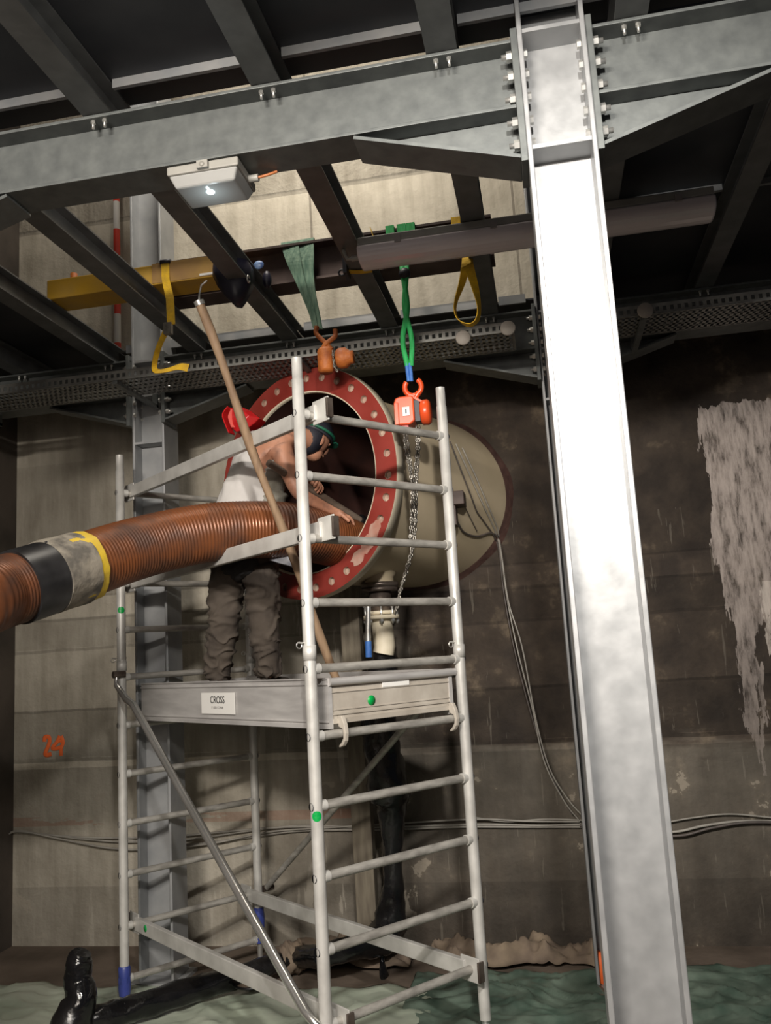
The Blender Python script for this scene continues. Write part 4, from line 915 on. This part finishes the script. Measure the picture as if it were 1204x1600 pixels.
wk = thing('person', 'worker in a pale sleeveless shirt and brown trousers bending into the pipe mouth', 'person', (pel.x, pel.y, ZDK))
nodes = [(pel, (0.125, 0.10)), (waist, (0.12, 0.095)), (chest, (0.145, 0.105)), (neckb, (0.10, 0.09)), (neck, 0.052), (head, 0.085),
         (hipL, 0.085), (knL, 0.06), (ftL, 0.045), (hipR, 0.085), (knR, 0.06), (ftR, 0.045),
         (shR, 0.066), (elR, 0.042), (wrR, 0.026), (shL, 0.062), (elL, 0.04), (wrL, 0.026)]
edges = [(0, 1), (1, 2), (2, 3), (3, 4), (4, 5), (0, 6), (6, 7), (7, 8), (0, 9), (9, 10), (10, 11), (3, 12), (12, 13), (13, 14), (3, 15), (15, 16), (16, 17)]
# upper arm and forearm muscles, palms and fingers
def hand(wi, wr_, dirv, palmn, curl):
    dirv = dirv.normalized(); palmn = (palmn-dirv*palmn.dot(dirv)).normalized(); side = dirv.cross(palmn)
    pc = wr_+dirv*0.045; nodes.append((pc, (0.032, 0.018))); pi = len(nodes)-1; edges.append((wi, pi))
    k2 = wr_+dirv*0.085
    for j, (o_, ln) in enumerate(((-0.030, 0.062), (-0.010, 0.072), (0.010, 0.068), (0.030, 0.052))):
        base = k2+side*o_; prev = pi; p_ = base
        nodes.append((p_, 0.0105)); edges.append((prev, len(nodes)-1)); prev = len(nodes)-1; dv = dirv.copy()
        for s_ in range(3):
            ang = curl*(0.55+0.2*s_); dv = (dv*math.cos(ang)+palmn*math.sin(ang)).normalized(); palm2 = palmn
            p_ = p_+dv*ln*(0.42, 0.33, 0.25)[s_]; nodes.append((p_, 0.0092-0.0008*s_)); edges.append((prev, len(nodes)-1)); prev = len(nodes)-1
    tb = wr_+dirv*0.03-side*0.032+palmn*0.008; nodes.append((tb, 0.013)); edges.append((pi, len(nodes)-1)); prev = len(nodes)-1
    for s_ in range(2):
        tb = tb+(dirv*0.7-side*0.45+palmn*0.5).normalized()*0.03; nodes.append((tb, 0.0105)); edges.append((prev, len(nodes)-1)); prev = len(nodes)-1
hand(14, wrR, (wrR-elR), Vector((0.2, 0.3, -1)), 0.7)
hand(17, wrL, (wrL-elL), Vector((0.3, -0.6, -0.6)), 1.5)
me = skin_mesh(nodes, edges)
# head details: skull, jaw, nose, ears in the same body mesh; face looks right and down
ex = MB(); fd = Vector((0.50, 0.80, -0.40)).normalized(); upv = Vector((0.35, 0.2, 0.9)); upv = (upv-fd*upv.dot(fd)).normalized(); sdv = fd.cross(upv)
def hb(c, r, a, b_, c_):
    m0 = MB().ball((0, 0, 0), r)
    for i, v in enumerate(m0.v): m0.v[i] = c+fd*v.x*a+sdv*v.y*b_+upv*v.z*c_
    ex.add(m0.v, m0.f, True)
hb(head+upv*0.02, 0.095, 1.05, 0.82, 1.12); hb(head+fd*0.03-upv*0.06, 0.06, 1.0, 0.85, 0.95); hb(head+fd*0.105-upv*0.01, 0.016, 1.1, 0.8, 1.7)
hb(head+sdv*0.078-upv*0.005, 0.024, 0.7, 0.4, 1.3); hb(head-sdv*0.078-upv*0.005, 0.024, 0.7, 0.4, 1.3)
hb(head+fd*0.088-upv*0.055, 0.016, 0.8, 1.7, 0.5); hb(head+fd*0.085+sdv*0.03+upv*0.02, 0.012, 0.8, 1.2, 0.8); hb(head+fd*0.085-sdv*0.03+upv*0.02, 0.012, 0.8, 1.2, 0.8)
finish(me, 'body', SKIN, wk, extra=ex)
# cap and strap
m_ = MB(); m0 = MB().ball((0, 0, 0), 0.108, seg=20, rings=12)
sel = [f for f in m0.f if sum(m0.v[i].z for i in f)/4 > 0.0]
m_.add([head+upv*0.03+fd*v.x*1.05+sdv*v.y*0.88+upv*v.z*1.05 for v in m0.v], sel, True); cap = m_.build('cap', CAPD, wk)
md = cap.modifiers.new('thick', 'SOLIDIFY'); md.thickness = 0.008
pk = [head+upv*0.035+fd*(0.10+0.055*math.cos(a_))+sdv*0.075*math.sin(a_) for a_ in [math.pi*(k/8-0.5) for k in range(9)]]
MB().prism(pk, upv*0.008).build('cap_peak', CAPG, cap)
MB().torus(head+upv*0.05, upv, 0.106, 0.009, 28, 6, e1=fd, sx=1.03).build('head_strap', CAPG, cap)
MB().obox(head+upv*0.075-fd*0.02+sdv*-0.09, fd, sdv, upv, 0.05, 0.02, 0.03).build('silver_buckle', SILV, cap)
def wrk(a, f1, f2):
    def g(c):
        q = Vector((c.x*f1*0.30, c.y*f1*0.30, c.z*f1*0.55)); q += noise.noise_vector(q*0.6)*0.9
        n_ = noise.noise(q); m2 = noise.noise(q*(f2/f1)+Vector((7, 3, 1)))
        return a*(2.2*max(0, 1-abs(n_)*4.5)**1.5-0.7+0.9*m2)
    return g
# trousers
def legs(k):
    return [(pel+Vector((0, 0, 0.05)), (0.165, 0.13)), (pel-Vector((0, 0, 0.06)), (0.16, 0.13)),
            (hipL-Vector((0.01, 0, 0.06)), 0.112), (hipL.lerp(knL, 0.6), 0.103), (knL, 0.092), (knL.lerp(ftL, 0.5), 0.083), (ftL+Vector((0, 0, 0.06)), 0.078), (ftL+Vector((0, 0, 0.0)), 0.085),
            (hipR-Vector((-0.01, 0, 0.06)), 0.110), (hipR.lerp(knR, 0.6), 0.10), (knR, 0.09), (knR.lerp(ftR, 0.5), 0.08), (ftR+Vector((0, 0, 0.06)), 0.074), (ftR+Vector((0, 0, 0.0)), 0.082)]
me = skin_mesh(legs(0), [(0, 1), (1, 2), (2, 3), (3, 4), (4, 5), (5, 6), (6, 7), (1, 8), (8, 9), (9, 10), (10, 11), (11, 12), (12, 13)], 0, 4)
tr = finish(me, 'trousers', TROUS, wk, wr=wrk(0.007, 30, 60))
for ft, nm in ((ftL, 'boot'), (ftR, 'boot')):
    fdir = Vector((0.45, 0.89, 0)); 
    me = skin_mesh([(Vector((ft.x, ft.y, ZDK+0.09)), 0.062), (Vector((ft.x, ft.y, ZDK+0.05))-fdir*0.02, 0.048), (Vector((ft.x, ft.y, ZDK+0.05))+fdir*0.10, 0.046), (Vector((ft.x, ft.y, ZDK+0.042))+fdir*0.17, 0.04)], [(0, 1), (1, 2), (2, 3)], 0, 2)
    finish(me, 'boot', BOOT, wk)
# dark jacket/tool belt round the waist
me = skin_mesh([(pel+Vector((0, 0, 0.04)), (0.18, 0.145)), (pel-Vector((-0.01, 0, 0.10)), (0.185, 0.155)), (pel-Vector((-0.04, 0.0, 0.21)), (0.17, 0.14))], [(0, 1), (1, 2)], 0, 3)
finish(me, 'waist_wrap', TROUD, wk, wr=wrk(0.009, 35, 60))
pf = atY(438, 872, 4.28)
m_ = MB()
ribbon(catmull([pf+Vector((-0.05, 0, 0.02)), pf, pf+Vector((0.06, 0.01, -0.02)), pf+Vector((0.11, 0.03, -0.04))], 4), Vector((0.01, 0.02, 0.055)), 0.01, m_); m_.build('silver_pouch', SILV, wk)
# shirt (sleeveless)
shirt_nodes = [(pel+Vector((0.0, 0, 0.06)), (0.20, 0.145)), (waist+Vector((-0.01, 0, 0)), (0.215, 0.14)), (chest-Vector((0.0, 0, 0.02)), (0.18, 0.135)), (neckb-Vector((0.04, 0, 0.03)), (0.115, 0.11)), (shL+Vector((-0.01, 0, 0.0)), 0.072), (shR+Vector((-0.045, 0.05, -0.02)), 0.062)]
me = skin_mesh(shirt_nodes, [(0, 1), (1, 2), (2, 3), (3, 4), (3, 5)], 0, 4)
sh = finish(me, 'shirt', SHIRT, wk, wr=lambda c: 0.012*noise.noise(Vector((c.x*14+c.z*5, c.y*14, c.z*4)))+0.006*noise.noise(Vector((c.x*30, c.y*30, c.z*14))))
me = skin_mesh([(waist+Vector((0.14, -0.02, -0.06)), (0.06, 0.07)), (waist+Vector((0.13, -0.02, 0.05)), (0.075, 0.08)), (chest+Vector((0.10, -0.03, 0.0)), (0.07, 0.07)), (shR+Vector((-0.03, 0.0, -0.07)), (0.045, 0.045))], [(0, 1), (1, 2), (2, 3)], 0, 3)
finish(me, 'dark_shirt_side', SHIRTD, wk, wr=wrk(0.010, 30, 50))  # darker grey cloth on the right of the shirt
hb2 = MB(); q_ = MB().ball((0, 0, 0), 0.1)
hb2.add([head-fd*0.03-upv*0.01+fd*v.x*0.85+sdv*v.y*0.9+upv*v.z*1.0 for v in q_.v], q_.f, True); hb2.build('hair', CAPD, wk)
hp_ = wrL+(wrL-elL).normalized()*0.06
# red case
Yc = 4.50
t = thing('red_plastic_hood', 'glossy red plastic hood hung at the upper left edge of the red flange', 'hood', atY(378, 660, Yc))
poly = pxpoly([(357, 636), (376, 634), (392, 641), (407, 653), (398, 662), (384, 672), (368, 676), (360, 668)], Yc)
cen = sum(poly, Vector())/len(poly); n = len(poly)
vs = [p+Vector((0, 0.10, 0)) for p in poly]+[cen+(p-cen)*0.94 for p in poly]+[cen+(p-cen)*0.45+Vector((0, -0.035, 0.008)) for p in poly]
MB().add(vs, [(i, (i+1) % n, (i+1) % n+n, i+n) for i in range(n)]+[(i+n, (i+1) % n+n, (i+1) % n+2*n, i+2*n) for i in range(n)]+[tuple(range(2*n, 3*n))]+[tuple(range(n))]).build('shell', REDP, t, bevel=0.004)
lp = [atY(360, 637, Yc), atY(352, 649, Yc), atY(356, 664, Yc), atY(362, 678, Yc)]
ribbon(catmull(lp, 4), Vector((0.012, 0.06, 0)), 0.006).build('brim', REDP, t)
lp = [atY(365, 640, Yc-0.01), atY(361, 652, Yc-0.01), atY(366, 668, Yc-0.01)]
ribbon(catmull(lp, 4), Vector((0.03, 0.02, 0)), 0.006).build('inner_lip', mat('pale_red_plastic', (0.7, 0.12, 0.1), rough=0.3), t)

# ------------------------------------------------------------------ red-white pole behind the opening, timber prop
a = atY(182, 330, 5.5); b = atY(182, 412, 5.5)
t = thing('banded_pole', 'red and white banded pole against the upper wall left of the back column', 'pole', (a.x, 5.5, 3.9))
zz = 3.90; k = 0
while zz < 5.9:
    MB().tube([(a.x, 5.5, zz), (a.x, 5.5, min(zz+0.22, 5.9))], 0.024, 14).build('red_band' if k % 2 == 0 else 'white_band', REDW if k % 2 == 0 else PAPER, t); zz += 0.22; k += 1
t = thing('timber_prop', 'grey timber prop standing under the pipe beside the black drain hose', 'prop', (-1.22, 5.36, 0))
MB().hexa([(-1.27, 5.32, 0), (-1.15, 5.32, 0), (-1.15, 5.42, 0), (-1.27, 5.42, 0), (-1.25, 5.18, 2.28), (-1.13, 5.18, 2.28), (-1.13, 5.28, 2.28), (-1.25, 5.28, 2.28)]).build('post', DWOOD, t, bevel=0.006)

# ------------------------------------------------------------------ black drain hose
def lumpy(P, R, seed, seg=20, amp=0.10, n=7):
    c = catmull(P, n); rr = []; rn = random.Random(seed); RR = catmull([Vector((r, 0, 0)) for r in R], n)
    m_ = MB(); m_.tube(c, [max(v.x, 0.004) for v in RR], seg)
    p1, p2 = rn.uniform(0, 6), rn.uniform(0, 6)
    for i in range(len(c)*seg):
        q = m_.v[i]-c[i//seg]; a = 2*math.pi*(i % seg)/seg; f = 1+amp*(math.sin(3*a+i//seg*0.7+p1)*0.5+math.sin(5*a-i//seg*1.3+p2)*0.4+0.3*math.sin(2*a+i//seg*2.1))
        m_.v[i] = c[i//seg]+q*f
    nn = len(c)*seg
    for j in range(seg): m_.v[nn+j] = m_.v[j].copy(); m_.v[nn+seg+j] = m_.v[(len(c)-1)*seg+j].copy()
    return m_
YV = 5.02
vp_ = [(597, 1012, YV), (600, 1040, YV), (592, 1100, YV), (596, 1170, YV+0.05), (608, 1235, YV+0.1), (612, 1265, YV+0.12), (613, 1330, YV+0.15), (614, 1380, YV+0.17), (610, 1430, YV+0.18), (600, 1462, YV+0.16), (560, 1478, YV+0.02), (505, 1493, YV-0.14)]
vr_ = [0.05, 0.085, 0.10, 0.105, 0.12, 0.085, 0.058, 0.06, 0.09, 0.10, 0.07, 0.06]
t = thing('tarred_drain_hose', 'glossy black tarred drain hose from the valve down and left along the floor', 'hose', (-1.0, 5.1, 0))
lumpy([atY(*p) for p in vp_], vr_, 5).build('vertical_run', TAR, t)
fl = [atY(505, 1493, YV-0.14)]+[atZ(a_, b_, 0.10) for a_, b_ in ((462, 1496), (440, 1503), (350, 1532), (250, 1562), (180, 1585), (140, 1595))]
lumpy(fl, [0.06, 0.058, 0.05, 0.062, 0.064, 0.065, 0.07], 8).build('floor_run', TAR, t)
c = atZ(452, 1497, 0.10)
lumpy([c+Vector((-0.05, -0.04, 0)), c, c+Vector((0.05, 0.045, 0.0))], [0.075, 0.085, 0.08], 11, amp=0.18).build('rag_wrap', CLOTH, t)
s0 = fl[-1]
stp = [Vector((s0.x-0.05, s0.y-0.12, 0.0)), Vector((s0.x-0.05, s0.y-0.08, 0.12)), atY(126, 1560, s0.y-0.05), atY(122, 1530, s0.y-0.03), atY(124, 1500, s0.y-0.02), atY(128, 1488, s0.y-0.02)]
lumpy(stp, [0.12, 0.10, 0.078, 0.068, 0.062, 0.045], 15, amp=0.05).build('upright_stub', TAR, t)
dp = atY(600, 1475, YV+0.16)
lumpy([dp, atY(597, 1500, YV+0.14), atY(599, 1522, YV+0.1), atY(598, 1550, YV+0.0)], [0.03, 0.014, 0.024, 0.010], 16).build('tar_drip', TAR, t)

# ------------------------------------------------------------------ wall cables
def wcab(pxs, off, r, label, mt):
    cabl([atY(a_, b_, WY-off) for a_, b_ in pxs], r, label, mt, 'grey cables along the back wall')
wcab([(-40, 1303), (0, 1306), (28, 1298), (70, 1304), (140, 1312), (210, 1316), (290, 1312), (400, 1297), (470, 1290), (560, 1292)], 0.03, 0.006, 'topmost grey wall cable left of the tower, kinked near the left wall', CABLE)
wcab([(-40, 1305), (0, 1308), (30, 1299), (90, 1310), (170, 1325), (240, 1327), (330, 1318), (420, 1300), (500, 1294), (600, 1288), (740, 1280), (820, 1283), (905, 1284)], 0.045, 0.006, 'lowest sagging grey wall cable left of the tower', CABLE)
wcab([(28, 1300), (120, 1308), (200, 1309), (280, 1306), (380, 1297), (460, 1292), (560, 1293), (680, 1290), (760, 1288), (840, 1290), (912, 1288)], 0.03, 0.007, 'middle grey wall cable running behind the whole tower', CABLE)
wcab([(190, 1312), (290, 1320), (390, 1308), (470, 1298), (600, 1296), (720, 1292), (800, 1292), (912, 1292)], 0.025, 0.008, 'thick lower grey wall cable behind the drain hose', CABLE)
wcab([(740, 1277), (790, 1284), (850, 1280), (912, 1282), (1000, 1290), (1080, 1278), (1140, 1272), (1210, 1278)], 0.035, 0.005, 'thin arching grey cable right of the bright column', CABLE)
wcab([(905, 1287), (980, 1296), (1050, 1300), (1100, 1290), (1160, 1283), (1260, 1284)], 0.03, 0.008, 'thick grey cable right of the bright column, upper of the bundle', CABLE)
wcab([(905, 1290), (990, 1302), (1060, 1306), (1110, 1294), (1170, 1285), (1260, 1287)], 0.045, 0.008, 'thick grey cable right of the bright column, lower of the bundle', CABLED)
# 24 sprayed on the wall
def stroke(mb, pts, r, off=0.004):
    c = catmull([atY(a_, b_, WY-off) for a_, b_ in pts], 5); mb.tube(c, r, 8, flat=None)
    return mb
m_ = MB()
stroke(m_, [(69, 1159), (70, 1152), (76, 1152), (77, 1159), (74, 1168), (70, 1178), (74, 1180), (80, 1178)], 0.015)
m3 = MB(); stroke(m3, [(93, 1150), (88, 1160), (81, 1169), (88, 1170), (97, 1166)], 0.013); stroke(m3, [(95, 1150), (98, 1160), (95, 1170), (95, 1181)], 0.014); stroke(m3, [(86, 1163), (92, 1158), (98, 1160)], 0.010)
t = thing('painted_number', 'orange spray-painted number 24 on the left part of the back wall', 'painted number', atY(83, 1166, WY-0.002))
for mm, nm in ((m_, 'digit_two'), (m3, 'digit_four')):
    for i, v in enumerate(mm.v): v.y = WY-0.001+(v.y-(WY-0.004))*0.12
    mm.build(nm, SPRAY, t)

# ------------------------------------------------------------------ floor sheets and cloths
def sheet(name, x0, x1, y0, y1, z, amp, nx, ny, seed, mt, label, cat, edge=0.03, skew=0.0):
    rn = random.Random(seed); ph = [rn.uniform(0, 6.28) for _ in range(10)]; vs = []; fs = []
    for j in range(ny+1):
        for i in range(nx+1):
            x = x0+(x1-x0)*i/nx; y = y0+(y1-y0)*j/ny+skew*(x-x0)
            q = Vector((x*1.7+seed*9, y*2.6, 0)); q += 0.5*noise.noise_vector(q*1.3)
            wv = 1.6*(1-abs(noise.noise(q*1.6))*2.2)**3+0.9*max(0, 1-abs(noise.noise(q*3.7+Vector((5, 5, 0))))*4)+0.3*noise.noise(q*9)+0.5*noise.noise(q*0.9)+0.3
            e = min(1, min(j, ny-j)/2.0, min(i, nx-i)/2.0)
            y += 0.03*math.sin(x*9+ph[5])+0.02*math.sin(x*21+ph[6])
            vs.append((x, y, z+0.006+max(0, amp*wv*(0.25+0.75*e)+amp*0.3)))
    for j in range(ny):
        for i in range(nx): a = j*(nx+1)+i; fs.append((a, a+1, a+nx+2, a+nx+1))
    o = MB().add(vs, fs, True).build(name, mt, origin=((x0+x1)/2, (y0+y1)/2, z)); md = o.modifiers.new('thick', 'SOLIDIFY'); md.thickness = 0.004
    return tag(o, label, cat)
sheet('plastic_sheet', -3.75, -0.75, 3.5, 4.93, 0.0, 0.010, 120, 60, 2, SHEET, 'pale green plastic sheet spread on the floor below the scaffold tower', 'plastic sheet')
sheet('green_tarpaulin', -0.9, 0.15, 3.4, 5.15, 0.0, 0.015, 110, 120, 5, NET, 'dark green crumpled tarpaulin on the floor right of the tower', 'tarpaulin')
sheet('green_netting', 0.25, 2.6, 3.6, 5.25, 0.0, 0.015, 130, 90, 9, NET, 'dark green sheet on the floor right of the bright column', 'tarpaulin')
sheet('tan_cloth', -0.85, 0.12, 5.22, 5.42, 0.0, 0.05, 70, 16, 12, CLOTH, 'crumpled tan cloth along the wall foot left of the bright column', 'cloth')
sheet('brown_cloth', -1.75, -0.95, 5.2, 5.5, 0.0, 0.05, 60, 20, 14, CLOTH, 'brown crumpled cloth on the floor behind the drain hose', 'cloth')
p = atY(941, 1535, 5.0)
t = thing('orange_plug', 'small orange plastic cap on the floor beside the bright column', 'cap', (p.x, p.y, 0))
MB().lathe((p.x, p.y, 0.0), (0, 0, 1), [(0, 0), (0, 0.03), (0.10, 0.027), (0.17, 0.024), (0.17, 0)], 16).build('cap_body', SPRAY, t)
MB().lathe((p.x, p.y, 0.0), (0, 0, 1), [(0, 0.03), (0, 0.045), (0.01, 0.045), (0.01, 0.03)], 16).build('rim', SPRAY, t)
p = atZ(392, 1553, 0.02)
t = thing('round_tin', 'small dark rimmed round lid on the floor under the lowest front brace', 'lid', (p.x, p.y, 0.05))
MB().torus((p.x, p.y, 0.075), (0, 0, 1), 0.085, 0.007, 28, 6).build('rim', RUBBER, t)
MB().lathe((p.x, p.y, 0.07), (0, 0, 1), [(0, 0.084), (0.003, 0.084), (0.005, 0.03), (0.005, 0)], 28).build('disc', CLOTH, t)
